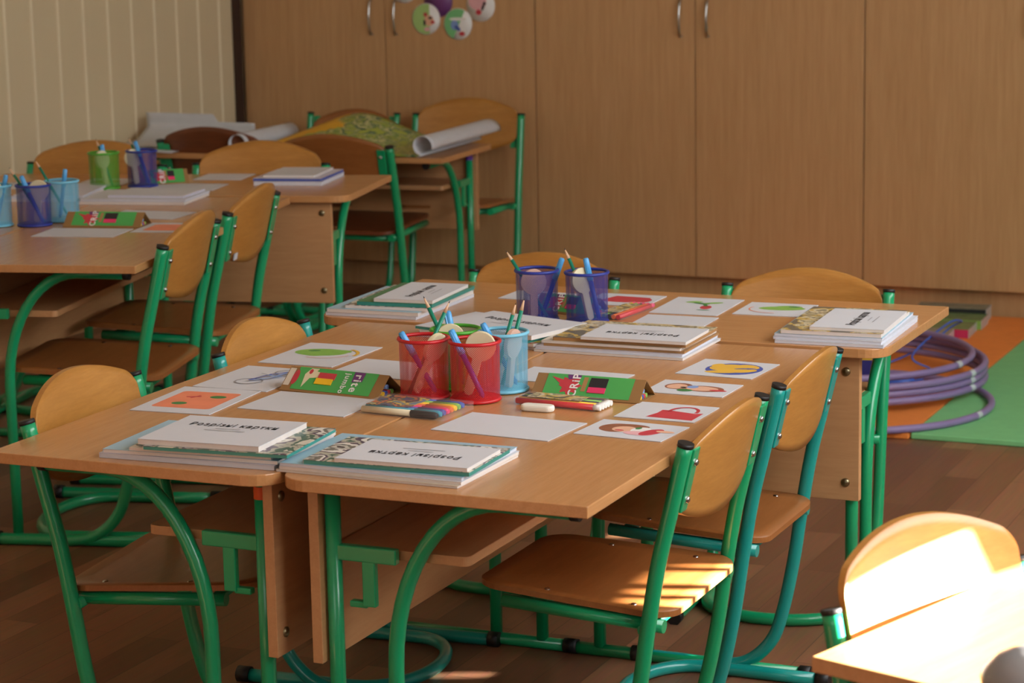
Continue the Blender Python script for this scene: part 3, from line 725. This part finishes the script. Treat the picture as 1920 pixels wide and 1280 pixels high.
card(0.120, 1.382, Z, 0.150, 0.190, 2, 'blank white sheet between the middle book pile and the radish card', group='blank white sheets', name='blank_sheet', cat='paper')
card(0.104, 1.597, Z, 0.145, 0.197, 2, 'picture card with a small radish and green leaves, by the far desk edge',
     [('print_red', ell(0.022, -0.012, 0.012, 0.022, 10)), ('print_green', ell(-0.02, 0.045, 0.018, 0.01, 20)), ('print_darkgreen', ell(0.0, 0.03, 0.02, 0.008, -20)), ('print_green', ell(0.022, 0.04, 0.022, 0.008, 30)), ('print_darkgreen', bar('x', 0.005, 0.03, 0.02, 0.0, 0.008)[1]), ('print_darkgreen', ell(0.026, -0.045, 0.014, 0.004))])
card(0.270, 1.608, Z, 0.142, 0.145, 2, 'picture card with a green leaf shape left of the right corner book pile',
     [('print_green', ell(0.01, 0.012, 0.048, 0.022, 8)), ('print_green', ell(0.02, 0.03, 0.028, 0.016, 6)), ('print_darkgreen', ell(0.03, 0.034, 0.012, 0.008))] + ringq('print_orange', 0.0, 0.0, 0.056, 0.05, 0.003, 14, 160, 280))
card(-0.070, 1.625, Z, 0.145, 0.135, 1, 'picture card with a red shape behind the right navy cup',
     [('print_red', [(-0.05, -0.03), (0.045, -0.034), (0.05, 0.034), (-0.03, 0.04)]), ('print_red', ell(0.045, 0.0, 0.016, 0.025))])
card(-0.262, 1.615, Z, 0.142, 0.105, -1, 'picture card with a faint violet drawing behind the left navy cup',
     [bar('print_purple', -0.02, -0.01, -0.005, 0.03, 0.004), bar('print_lightblue', 0.0, -0.01, 0.02, 0.03, 0.004)])
tz = HL
card(-1.590, 1.868, tz, 0.210, 0.146, rl, 'blank white sheet in front of the second-row crayon box', group='blank white sheets', name='blank_sheet', cat='paper')
card(-1.615, 2.205, tz, 0.205, 0.140, rl - 8, 'blank white sheet behind the second-row crayon box', group='blank white sheets', name='blank_sheet', cat='paper')
card(-1.430, 2.005, tz, 0.140, 0.165, rl, 'picture card with an orange square on the second-row desk',
     [('print_orange', rrect(0.10, 0.11, (0.01, 0.01, 0.01, 0.01)))])
card(-1.865, 3.010, tz, 0.145, 0.150, rl, 'blank white sheet by the second-row pale chair', group='blank white sheets', name='blank_sheet', cat='paper')
card(-1.840, 2.760, tz, 0.200, 0.150, rl, 'blank white sheet behind the second-row front book pile', group='blank white sheets', name='blank_sheet', cat='paper')
card(-1.708, 3.185, tz, 0.130, 0.095, rl, 'blank white sheet behind the second-row right book pile', group='blank white sheets', name='blank_sheet', cat='paper')
card(-2.33, 2.66, tz, 0.205, 0.146, rl, 'blank white sheet at the left edge behind the pale blue cup', group='blank white sheets', name='blank_sheet', cat='paper')
card(-2.14, 2.81, tz, 0.145, 0.15, rl, 'picture card with a red shape left of the green cup', [('print_red', ell(0, 0.0, 0.04, 0.03))])

# ------------------------------------------------------------------ pencil cups and what stands in them
def cup(col, x, y, z, label):
    t = thing('pencil_cup', label, 'pencil cup', (x, y, z + 0.0004), 0, 'mesh pencil cups')
    r, h = 0.0415, 0.104
    b = MB(); n = 40
    vs = [(r * (1 + 0.03 * k) * math.cos(2 * PI * i / n), r * (1 + 0.03 * k) * math.sin(2 * PI * i / n), 0.006 + k * (h - 0.008)) for k in (0, 1) for i in range(n + 1)]
    b.add(vs, [(i, i + 1, n + 2 + i, n + 1 + i) for i in range(n)], 0, True)
    o = b.build('mesh_wall', col + '_mesh', t)
    uv = o.data.uv_layers.new(name='UVMap')
    for pl in o.data.polygons:
        for li in pl.loop_indices:
            vi = o.data.loops[li].vertex_index; k, i = divmod(vi, n + 1); uv.data[li].uv = (i / n, k * 0.62)
    MB().tube([((r * 1.03) * math.cos(2 * PI * i / 36), (r * 1.03) * math.sin(2 * PI * i / 36), h - 0.002) for i in range(36)], 0.0033, 8, closed=True).build('rim', col, t)
    MB().tube([(r * math.cos(2 * PI * i / 36), r * math.sin(2 * PI * i / 36), 0.0034) for i in range(36)], 0.003, 8, closed=True).lathe([(0, 0.002), (r, 0.002), (r, 0.006), (0, 0.006)], seg=36).build('base', col, t)
    return t
def orient(o, b, tip, origin):
    d = (Vector(tip) - Vector(b)).normalized()
    o.location = Vector(origin) + Vector(b); o.rotation_euler = d.to_track_quat('Z', 'Y').to_euler()
def pencil(origin, b, tip, label):
    ln = (Vector(tip) - Vector(b)).length
    o = MB().tube([(0, 0, 0), (0, 0, ln - 0.022)], 0.0037, 6).build('pencil', 'pencil_teal'); tag(o, label, 'pencil', 'sharpened green pencils in the cups')
    MB().tube([(0, 0, ln - 0.022), (0, 0, ln - 0.004)], [0.0036, 0.0011], 8).build('sharpened_tip', 'pencil_wood', o)
    MB().tube([(0, 0, ln - 0.004), (0, 0, ln)], [0.0011, 0.0002], 8).build('lead', 'ink', o)
    orient(o, b, tip, origin)
def pen(origin, b, tip, label):
    ln = (Vector(tip) - Vector(b)).length
    o = MB().tube([(0, 0, 0), (0, 0, 0.006), (0, 0, ln - 0.03)], [0.0014, 0.0046, 0.0050], 12).build('pen', 'pen_blue'); tag(o, label, 'pen', 'blue pens in the cups')
    c = MB().tube([(0, 0, ln - 0.046), (0, 0, ln - 0.003), (0, 0, ln)], [0.0062, 0.0058, 0.0042], 12); c.box((0.0072, 0, ln - 0.022), (0.0022, 0.004, 0.036)); c.build('pen_cap', 'pen_cap', o)
    orient(o, b, tip, origin)
def paddle(origin, b, tip, label, mat, face):
    """flat round signal paddle: disc on a rounded handle"""
    ln = (Vector(tip) - Vector(b)).length; rd = 0.026
    pts = [(0.008 * math.cos(a), 0.008 + 0.008 * math.sin(a)) for a in [R(180 + 20 * k) for k in range(10)]]
    pts += [(rd * math.sin(a), ln - rd - rd * math.cos(a)) for a in [R(18 + 12 * k) for k in range(28)]]
    o = MB().prism(pts, -0.004, 0.004, tf=Matrix(((1, 0, 0), (0, 0, -1), (0, 1, 0)))).build('signal_paddle', mat, bevel=0.001)
    tag(o, label, 'paddle', 'round paddles in the cups')
    d = (Vector(tip) - Vector(b)).normalized(); f = Vector((math.cos(R(face)), math.sin(R(face)), 0)); f = (f - d * f.dot(d)).normalized()
    x = (-f).cross(d) * -1
    o.matrix_world = Matrix.Translation(Vector(origin) + Vector(b)) @ Matrix((( x.x, -f.x, d.x, 0), (x.y, -f.y, d.y, 0), (x.z, -f.z, d.z, 0), (0, 0, 0, 1)))
CUPS = {
 'left red cup': ('cup_red', (-0.036, 0.596), DH, 'red mesh cup on the left of the two', [('pen', (0.018, 0.007, 0.008), (-0.038, -0.010, 0.113)), ('pencil', (-0.023, -0.014, 0.008), (0.036, 0.033, 0.164)), ('paddle', (-0.015, -0.006, 0.008), (0.027, 0.014, 0.110), 'paddle_cream', -10)]),
 'right red cup': ('cup_red', (0.058, 0.601), DH, 'red mesh cup on the right, showing a cream paddle disc', [('pen', (0.020, -0.012, 0.008), (-0.038, -0.013, 0.122)), ('paddle', (-0.017, 0.004, 0.008), (0.016, 0.006, 0.118), 'paddle_cream', -72)]),
 'green cup': ('cup_green', (-0.020, 0.690), DH, 'green mesh cup behind the two red ones', [('pencil', (0.010, 0.006, 0.008), (-0.056, -0.009, 0.160)), ('pen', (0.018, -0.010, 0.008), (-0.020, 0.012, 0.132)), ('paddle', (-0.005, 0.000, 0.008), (-0.012, 0.0, 0.112), 'paddle_cream', -60)]),
 'light blue cup': ('cup_lightblue', (0.070, 0.692), DH, 'light blue mesh cup behind the right red one', [('pencil', (-0.016, -0.012, 0.008), (0.017, 0.020, 0.152)), ('pencil', (-0.006, 0.006, 0.008), (0.029, 0.029, 0.159)), ('pen', (0.018, 0.014, 0.008), (-0.036, -0.006, 0.117)), ('paddle', (0.014, -0.010, 0.008), (0.022, -0.002, 0.110), 'paddle_pink', -5)]),
 'left navy cup': ('cup_navy', (-0.148, 1.345), DH, 'navy mesh cup on the left, behind the middle book pile', [('pencil', (0.019, 0.006, 0.008), (-0.061, -0.014, 0.142)), ('pen', (0.005, 0.010, 0.008), (0.044, 0.029, 0.125)), ('paddle', (-0.002, -0.012, 0.008), (-0.004, -0.008, 0.106), 'paddle_pink', -60)]),
 'right navy cup': ('cup_navy', (-0.042, 1.351), DH, 'navy mesh cup on the right, beside the middle book pile', [('pencil', (0.012, 0.010, 0.008), (-0.045, -0.006, 0.150)), ('pen', (0.026, 0.000, 0.008), (-0.002, 0.000, 0.131)), ('paddle', (0.012, -0.012, 0.008), (-0.012, -0.010, 0.112), 'paddle_cream', -30)]),
 'second-row navy cup': ('cup_navy', (-1.788, 1.950), HL, 'navy mesh cup at the left edge, between two pale blue ones', [('pencil', (0.025, 0.008, 0.008), (-0.060, -0.013, 0.147)), ('pen', (0.029, -0.004, 0.008), (-0.026, -0.012, 0.126)), ('paddle', (0.002, 0.008, 0.008), (0.010, 0.014, 0.114), 'paddle_cream', -75)]),
 'second-row light blue cup': ('cup_lightblue', (-1.768, 2.045), HL, 'light blue mesh cup half hidden by the second-row navy cup', [('pen', (-0.006, -0.005, 0.008), (0.005, 0.013, 0.132)), ('pencil', (0.012, 0.010, 0.008), (-0.070, -0.010, 0.156))]),
 'second-row green cup': ('cup_green', (-2.052, 2.665), HL, 'green mesh cup on the second-row desk near the wall', [('pencil', (0.020, 0.010, 0.008), (-0.027, 0.006, 0.141)), ('pen', (0.008, 0.000, 0.008), (-0.007, 0.006, 0.126)), ('paddle', (0.013, -0.012, 0.008), (-0.002, -0.010, 0.110), 'paddle_cream', -10)]),
 'second-row blue cup': ('cup_navy', (-1.975, 2.742), HL, 'blue mesh cup right of the second-row green cup', [('pencil', (0.012, 0.010, 0.008), (-0.043, 0.003, 0.139)), ('pen', (0.024, -0.003, 0.008), (-0.017, -0.004, 0.130)), ('paddle', (-0.012, -0.012, 0.008), (-0.024, -0.012, 0.108), 'paddle_cream', -40)]),
 'leftmost cup': ('cup_lightblue', (-1.880, 1.912), HL, 'light blue mesh cup cut by the left photo edge', [('pen', (-0.003, 0.010, 0.008), (0.024, 0.022, 0.128)), ('paddle', (-0.004, -0.008, 0.008), (0.002, -0.006, 0.116), 'paddle_cream', -75)]),
}
for nm, (col, (x, y), z, lab, its) in CUPS.items():
    cup(col, x, y, z, lab)
    seen = {}
    for it in its:
        k = it[0]; seen[k] = seen.get(k, 0) + 1; org = (x, y, z)
        if k == 'pencil': pencil(org, it[1], it[2], ('second ' if seen[k] > 1 else '') + 'sharpened green pencil standing in the ' + nm + (', the taller of its two' if seen[k] > 1 else ''))
        elif k == 'pen': pen(org, it[1], it[2], 'blue pen with light blue cap standing in the ' + nm)
        else: paddle(org, it[1], it[2], 'round ' + ('pinkish' if 'pink' in it[3] else 'cream') + ' paddle standing in the ' + nm, it[3], it[4])

# ------------------------------------------------------------------ crayon boxes, pencil pack, markers, eraser
def crayon_box(x, y, z, w, d, h, rot, label, kind):
    """kraft card box standing like a tent, open at the right end"""
    t = thing('crayon_box', label, 'crayon box', (x, y, z + 0.0004), rot, 'kraft boxes of coloured pencils')
    yt = d * 0.48; th_ = 0.0012
    # local: x along the box, y from the front foot (0) to the back foot (d)
    b = MB()
    def sheet(p0, p1):
        (y0, z0), (y1, z1) = p0, p1
        n_ = Vector((0, z1 - z0, -(y1 - y0))).normalized() * th_
        vs = [(-w / 2, y0, z0), (w / 2, y0, z0), (w / 2, y1, z1), (-w / 2, y1, z1)]
        vs += [(a, b_ + n_.y, c + n_.z) for a, b_, c in vs]
        b.add(vs, [(0, 1, 2, 3), (7, 6, 5, 4), (0, 4, 5, 1), (1, 5, 6, 2), (2, 6, 7, 3), (3, 7, 4, 0)])
    sheet((0, 0.0014), (yt, h)); sheet((yt, h), (d, 0.0014)); b.box((0, d / 2, 0.0008), (w, d, 0.0012))
    body = b.build('card_sleeve', 'kraft_card', t)
    sl = math.hypot(yt, h); a = math.atan2(h - 0.0014, yt)
    fp = bpy.data.objects.new('front_panel', None); 
    # print sits on the sloping front: own frame, u along the box, v up the slope
    def onslope(mb, name, mats, lift):
        o = mb.build(name, mats, body); o.location = (0, -math.sin(a) * lift, 0.0014 + math.cos(a) * lift); o.rotation_euler = (a, 0, 0); return o
    bpy.data.objects.remove(fp)
    gp = MB(); gw = w * 0.80; gx = -w * 0.0
    gp.flat([(gx - gw / 2, sl * 0.08), (gx + gw / 2, sl * 0.08), (gx + gw / 2, sl * 0.985), (gx - gw / 2, sl * 0.985)], 0)
    onslope(gp, 'green_label', ['box_green'], 0.0006)
    m = MB()
    if kind == 'crip':
        star = []
        for k in range(16):
            rr = (0.46 if k % 2 == 0 else 0.30) * sl; q = 2 * PI * k / 16
            star.append((-w * 0.17 + rr * math.cos(q) * 0.95, sl * 0.52 + rr * math.sin(q)))
        m.flat(star, 0, 0); m.flat([(-w * 0.36, sl * 0.86), (-w * 0.20, sl * 0.36), (-w * 0.12, sl * 0.62)], 0.0001, 0)
        m.flat([(-w * 0.20, sl * 0.76), (-w * 0.09, sl * 0.84), (-w * 0.09, sl * 0.97), (-w * 0.22, sl * 0.97)], 0.00015, 1)
        m2 = MB().box((w * 0.085, sl * 0.68, 0.0006), (w * 0.16, sl * 0.40, 0.001), 0).box((w * 0.085, sl * 0.37, 0.0006), (w * 0.16, sl * 0.23, 0.0012), 1); onslope(m2, 'printed_pencils', ['ink', 'marker_pink'], 0.0009)
        m.flat([(-w * 0.06, sl * 0.3), (-w * 0.02, sl * 0.3), (-w * 0.02, sl * 0.9), (-w * 0.06, sl * 0.9)], 0.0001, 4)
        onslope(m, 'printed_badge', ['print_red', 'print_purple', 'ink', 'marker_pink', 'cover_tan'], 0.0009)
        tx = text('CRiP', sl * 0.42, 'print_white', body, (0, 0, 0), 0, 0.0, 0.0004, 'lettering')
        px, py = -w * 0.125, sl * 0.52
    else:
        m.flat([(-w * 0.49, sl * 0.2), (-w * 0.43, sl * 0.2), (-w * 0.43, sl * 0.9), (-w * 0.49, sl * 0.9)], 0, 4)
        m.flat([(p_, q_) for p_, q_ in ell(-w * 0.40, sl * 0.55, w * 0.03, sl * 0.3)], 0.0001, 0)
        m.flat([(-w * 0.30, sl * 0.16), (-w * 0.25, sl * 0.62), (-w * 0.20, sl * 0.95), (-w * 0.28, sl * 0.95), (-w * 0.32, sl * 0.7)], 0.0001, 2)
        m.flat([(-w * 0.27, sl * 0.55), (-w * 0.16, sl * 0.62), (-w * 0.16, sl * 0.80), (-w * 0.26, sl * 0.9)], 0.00015, 2)
        m.flat([(p_, q_) for p_, q_ in ell(-w * 0.27, sl * 0.82, w * 0.018, sl * 0.1)], 0.0002, 0)
        m2 = MB().box((-w * 0.09, sl * 0.68, 0.0008), (w * 0.17, sl * 0.25, 0.0014), 0).box((-w * 0.10, sl * 0.46, 0.0008), (w * 0.17, sl * 0.23, 0.0016), 1); onslope(m2, 'printed_pencils', ['print_red', 'marker_yellow'], 0.0009)
        m.flat([(w * 0.17, sl * 0.55), (w * 0.27, sl * 0.6), (w * 0.27, sl * 0.97), (w * 0.16, sl * 0.97)], 0.0001, 3)
        onslope(m, 'printed_badge', ['print_red', 'marker_yellow', 'paddle_cream', 'print_purple', 'cover_cream'], 0.0009)
        tx = text('rite', sl * 0.42, 'print_white', body, (0, 0, 0), 0, 0.0, 0.0004, 'lettering'); px, py = w * 0.22, sl * 0.52
        tj = text('jumbo', sl * 0.28, 'print_white', body, (0, 0, 0), 0, 0.0, 0.0003, 'lettering')
        q = Matrix.Rotation(a, 4, 'X') @ Matrix.Translation((w * 0.11, sl * 0.48, 0.0014)) @ Matrix.Rotation(R(-90), 4, 'Z'); tj.matrix_local = Matrix.Translation((0, 0, 0.0014)) @ q
    q = Matrix.Rotation(a, 4, 'X') @ Matrix.Translation((px, py, 0.0014)) @ Matrix.Rotation(R(90 if kind == 'crip' else -90), 4, 'Z'); tx.matrix_local = Matrix.Translation((0, 0, 0.0014)) @ q
    # ends of the pencils inside
    for k, (yy, mt) in enumerate(((0.34, 'marker_yellow'), (0.45, 'print_blue'), (0.56, 'print_red'), (0.67, 'print_green'), (0.5, 'print_lightblue'))):
        zz_ = h * (0.14 if k < 4 else 0.42)
        MB().tube([(-w * 0.46, d * yy, zz_), (w * 0.47, d * yy, zz_)], 0.0042, 6).build('coloured_pencil', mt, t)
    return t
crayon_box(-0.202, 0.553, DH, 0.205, 0.085, 0.036, -6, 'kraft crayon box left of the red cups, red and yellow pencils on its front', 'rite')
crayon_box(0.232, 0.662, DH, 0.200, 0.075, 0.034, -1, 'kraft crayon box right of the red cups, black and pink pencils on its front', 'crip')
crayon_box(-0.128, 1.425, DH, 0.150, 0.070, 0.034, -12, 'kraft crayon box standing behind the right navy cup', 'crip')
crayon_box(-1.600, 1.965, HL, 0.205, 0.080, 0.034, rl - 1, 'kraft crayon box on the second-row desk behind a blank sheet', 'crip')
crayon_box(-1.925, 2.800, HL, 0.120, 0.070, 0.040, 42, 'kraft crayon box beside the second-row blue cup', 'crip')

def pencil_pack(x, y, z, rot, label, cols, ends):
    t = thing('pencil_pack', label, 'pencil pack', (x, y, z + 0.0006), rot, 'flat packs of pencils')
    n = len(cols)
    for i, c in enumerate(cols):
        yy = (i - (n - 1) / 2) * 0.0105
        o = MB().tube([(-0.078, yy, 0.0058), (0.066, yy, 0.0058)], 0.0052, 8).build('marker', c, t)
        MB().tube([(0.066, yy, 0.0058), (0.079, yy, 0.0058)], 0.0048, 10).build('marker_end', ends, o)
    MB().box((-0.005, 0, 0.0062), (0.150, n * 0.0105 + 0.004, 0.0124)).build('film', 'clear_film', t)
    MB().box((-0.012, 0.004, 0.0128), (0.10, n * 0.0105 * 0.7, 0.0006)).build('label', 'cover_old', t)
    return t
pencil_pack(0.216, 0.611, DH, -4, 'flat pack of pencils with a red front one, by the eraser', ['pencilcase_red', 'marker_yellow', 'marker_black', 'print_green', 'marker_black'], 'print_white')
pencil_pack(-0.006, 1.475, DH, 84, 'flat pack of pencils with a pink-red one, right of the navy cups', ['marker_yellow', 'print_green', 'marker_black', 'marker_orange', 'pencilcase_red'][::-1], 'marker_pink')
t = thing('marker_wallet', 'clear wallet of felt-tip pens in front of the red cups', 'felt-tip pens', (-0.005, 0.490, DH + 0.0006), -4, None)
cols = ['marker_black', 'marker_teal', 'marker_violet', 'marker_pink', 'marker_orange', 'marker_yellow', 'print_green', 'print_blue']
for i, c in enumerate(cols):
    yy = -0.046 + i * 0.0125
    o = MB().tube([(-0.072, yy, 0.0062), (0.03, yy, 0.0062)], 0.0055, 10).build('felt_tip_pen', 'paddle_cream' if i == 0 else c, t)
    MB().tube([(0.022, yy, 0.0062), (0.066, yy, 0.0062), (0.072, yy, 0.0062)], [0.006, 0.006, 0.004], 10).build('pen_cap', c, o)
MB().box((-0.032, 0.006, 0.0121), (0.082, 0.078, 0.0005)).build('printed_insert', 'wallet_print', t)
MB().prism([(x_, y_) for x_, y_ in rrect(0.168, 0.106, (0.004,) * 4)], 0.0, 0.0134).build('film', 'clear_film', t, loc=(0.004, -0.002, 0))
o = MB().prism(rrect(0.058, 0.024, (0.011,) * 4, 8), 0, 0.011).build('eraser', 'eraser_white', None, bevel=0.0035, loc=(0.192, 0.556, DH + 0.0004), rot=(0, 0, R(2)))
tag(o, 'rounded white eraser in front of the red pencil pack', 'eraser')

# ------------------------------------------------------------------ large sheets on the farthest desk
def sheet(name, mats, fn, nu, nv, label, cat, matfn=None, group=None):
    b = MB(); b.grid(fn, nu, nv)
    if matfn:
        for i in range(len(b.f)):
            iu, iv = i % nu, i // nu; b.m[i] = matfn((iu + .5) / nu, (iv + .5) / nv)
    o = b.build(name, mats, None, solid=0.0008); tag(o, label, cat, group); return o
BZ = 0.6265
c4, s4 = math.cos(R(br_)), math.sin(R(br_))
def BD(u, v): return (-1.632 - c4 * u - s4 * v, 4.0 - s4 * u + c4 * v)      # u from the right end leftwards, v from the near edge away
def poster_pt(u, v):
    # rolled at the right end, a wave in the middle, flat near the left
    Lh = 0.78; s_ = u * Lh
    roll = 0.20
    if s_ < roll:
        rr = 0.030 + 0.006 * (1 - s_ / roll); a = -PI / 2 - (roll - s_) / rr * 0.9
        ux = 0.075 + rr * math.cos(a) * -1.0; z = BZ + 0.036 + rr * math.sin(a)
    else:
        ux = 0.075 + (s_ - roll); q = (s_ - roll) / (Lh - roll)
        z = BZ + 0.001 + (0.092 * math.exp(-((q - 0.74) / 0.34) ** 2)) * (0.45 + 0.55 * v) + 0.004 * q
    x, y = BD(ux, 0.012 + (0.50 + 0.16 * max(0.0, 1 - u * 2.2)) * v)
    return (x, y, z)
sheet('poster', ['poster_field', 'poster_yellow', 'sheet_grey'], poster_pt, 60, 14, 'green and yellow poster waving over the farthest desk, its right end curled white', 'poster',
      lambda u, v: 2 if u < 0.29 else (1 if u > 0.82 + 0.05 * math.sin(9 * v) else 0))
def roll_pt(u, v):
    rr = 0.034 - 0.004 * u; a = PI * 0.5 + 2 * PI * 1.25 * u
    x, y = BD(0.735 + rr * math.cos(a), -0.02 + 0.42 * v); return (x, y, BZ + 0.036 + rr * math.sin(a))
sheet('paper_roll', ['sheet_grey'], roll_pt, 40, 4, 'white paper rolled into a tube, open end facing the camera beside the yellow poster', 'paper roll')
def curl_pt(u, v):
    w = 0.43 * u
    x, y = BD(0.84 + w, 0.10 + 0.24 * min(v, 0.75) / 0.75 - 0.02 * max(0.0, v - 0.75))
    up = max(0.0, v - 0.45) / 0.55
    return (max(x, -2.955), y, BZ + 0.004 + (0.095 if u > 0.37 else 0.068) * up ** 1.2 + 0.006 * u)
sheet('drawing_sheet', ['sheet_grey'], curl_pt, 24, 12, 'large white sheet with its far edge curling up near the cream wall', 'paper')
def flat_pt(u, v):
    x, y = BD(0.98 + 0.25 * u, -0.03 + 0.28 * v); return (max(x, -2.96), y, BZ + 0.002 + 0.004 * math.sin(4 * u + 2 * v) ** 2)
sheet('drawing_sheet', ['sheet_grey'], flat_pt, 10, 6, 'flat white sheet hanging slightly over the near edge of the farthest desk', 'paper')

# ------------------------------------------------------------------ mats, hoops, rope, books and box on the floor at the right
def floor_mat_obj(x0, x1, y0, y1, col, label):
    o = MB().box(((x0 + x1) / 2, (y0 + y1) / 2, 0.0085), (x1 - x0, y1 - y0, 0.016)).build('foam_mat', col, None, bevel=0.003); tag(o, label, 'mat', 'foam floor mats')
floor_mat_obj(-1.05, 0.152, 3.16, 5.02, 'mat_orange', 'orange foam mat on the floor in front of the wardrobes')
floor_mat_obj(0.156, 1.30, 3.17, 5.02, 'mat_green', 'green foam mat on the floor right of the orange one')
def hoop(x, y, z, rad, label, tilt=(0, 0)):
    n = 72
    o = MB().tube([(rad * math.cos(2 * PI * k / n), rad * math.sin(2 * PI * k / n), 0) for k in range(n)], 0.0105, 10, closed=True).build('hoop', 'hoop_violet', None, loc=(x, y, z), rot=(R(tilt[0]), R(tilt[1]), 0))
    tag(o, label, 'hoop', 'violet gymnastic hoops')
    b = MB(); a = R(-14); b.tube([(rad * math.cos(a + k * 0.02), rad * math.sin(a + k * 0.02), 0) for k in range(4)], 0.0112, 10, caps=False); b.build('joint', 'film', o)
hz = 0.0275
hoop(-0.115, 3.485, hz, 0.410, 'violet hoop lying lowest and nearest, its right end over the green mat')
hoop(-0.208, 3.742, hz + 0.0212, 0.425, 'violet hoop second from the floor in the pile on the orange mat')
hoop(-0.218, 3.750, hz + 0.0424, 0.432, 'violet hoop in the middle of the pile on the orange mat')
hoop(-0.214, 3.744, hz + 0.0636, 0.430, 'violet hoop second from the top of the pile')
hoop(-0.245, 3.752, hz + 0.0848, 0.420, 'violet hoop topmost of the pile on the orange mat')
t = thing('skipping_rope', 'blue skipping rope with a blue handle inside the hoops', 'skipping rope', (0, 0, 0))
MB().tube([(-0.075, 3.732, 0.031), (-0.01, 3.762, 0.031), (0.01, 3.772, 0.031)], [0.013, 0.015, 0.011], 12).build('handle', 'rope_blue', t)
MB().tube(smooth_path([(0.01, 3.772, 0.030), (0.05, 3.86, 0.020), (-0.02, 3.93, 0.020), (-0.12, 3.88, 0.020), (-0.06, 3.80, 0.022), (0.03, 3.90, 0.02), (0.0, 4.02, 0.021), (-0.06, 4.02, 0.06), (0.015, 4.16, 0.14), (0.04, 4.24, 0.135), (0.0, 4.26, 0.11), (-0.06, 4.2, 0.06), (-0.16, 4.05, 0.02), (-0.25, 3.9, 0.02)], 8), 0.003, 8).build('cord', 'rope_blue', t)
t = thing('toy_box', 'small yellow and navy box on the orange mat, behind the desk legs', 'box', (-0.095, 3.46, 0.0172), 8)
MB().box((0, 0, 0.095), (0.13, 0.09, 0.19)).build('carton', 'box_navy', t, bevel=0.001)
for z0, z1 in ((0.142, 0.188), (0.003, 0.032)): MB().box((0, -0.0002, (z0 + z1) / 2), (0.1312, 0.0912, z1 - z0)).build('colour_band', 'box_yellow', t)
for (x, y, w, d, h, mt, em, lab) in (
    (-0.185, 4.47, 0.26, 0.16, 0.034, 'book_grey', 'film', 'grey-green glossy picture book on the orange mat, nearest of the row'),
    (-0.150, 4.645, 0.26, 0.15, 0.030, 'book_glossgreen', 'book_pink', 'glossy picture book with a crimson edge on the orange mat'),
    (-0.140, 4.800, 0.25, 0.13, 0.032, 'book_glossgreen', 'print_green', 'green edged glossy picture book on the orange mat'),
    (-0.150, 4.925, 0.24, 0.10, 0.046, 'book_grey', 'book_black', 'thick black edged book lying closest to the wardrobe')):
    o = MB().box((0, 0, h / 2), (w, d, h * 0.96)).build('picture_book', em, None, loc=(x, y, 0.0168), rot=(0, 0, R(3))); tag(o, lab, 'book', 'picture books on the orange mat')
    MB().box((0, 0, h - 0.0006), (w + 0.002, d + 0.002, 0.0012)).build('cover', mt, o)
    MB().box((w / 2 + 0.0006, 0, h / 2), (0.0012, d + 0.002, h)).build('spine', 'film', o)
# grey bowl on the sunlit desk
o = MB().lathe([(0.0, 0.0), (0.030, 0.0), (0.046, 0.014), (0.055, 0.038), (0.056, 0.044), (0.052, 0.052), (0.038, 0.066), (0.020, 0.073), (0.0, 0.075)], seg=36).build('metal_bowl', 'grey_tin', None, loc=(1.262, -0.640, DH + 0.0004))
tag(o, 'rounded shiny grey object cut by the lower right corner of the photo', 'bowl')
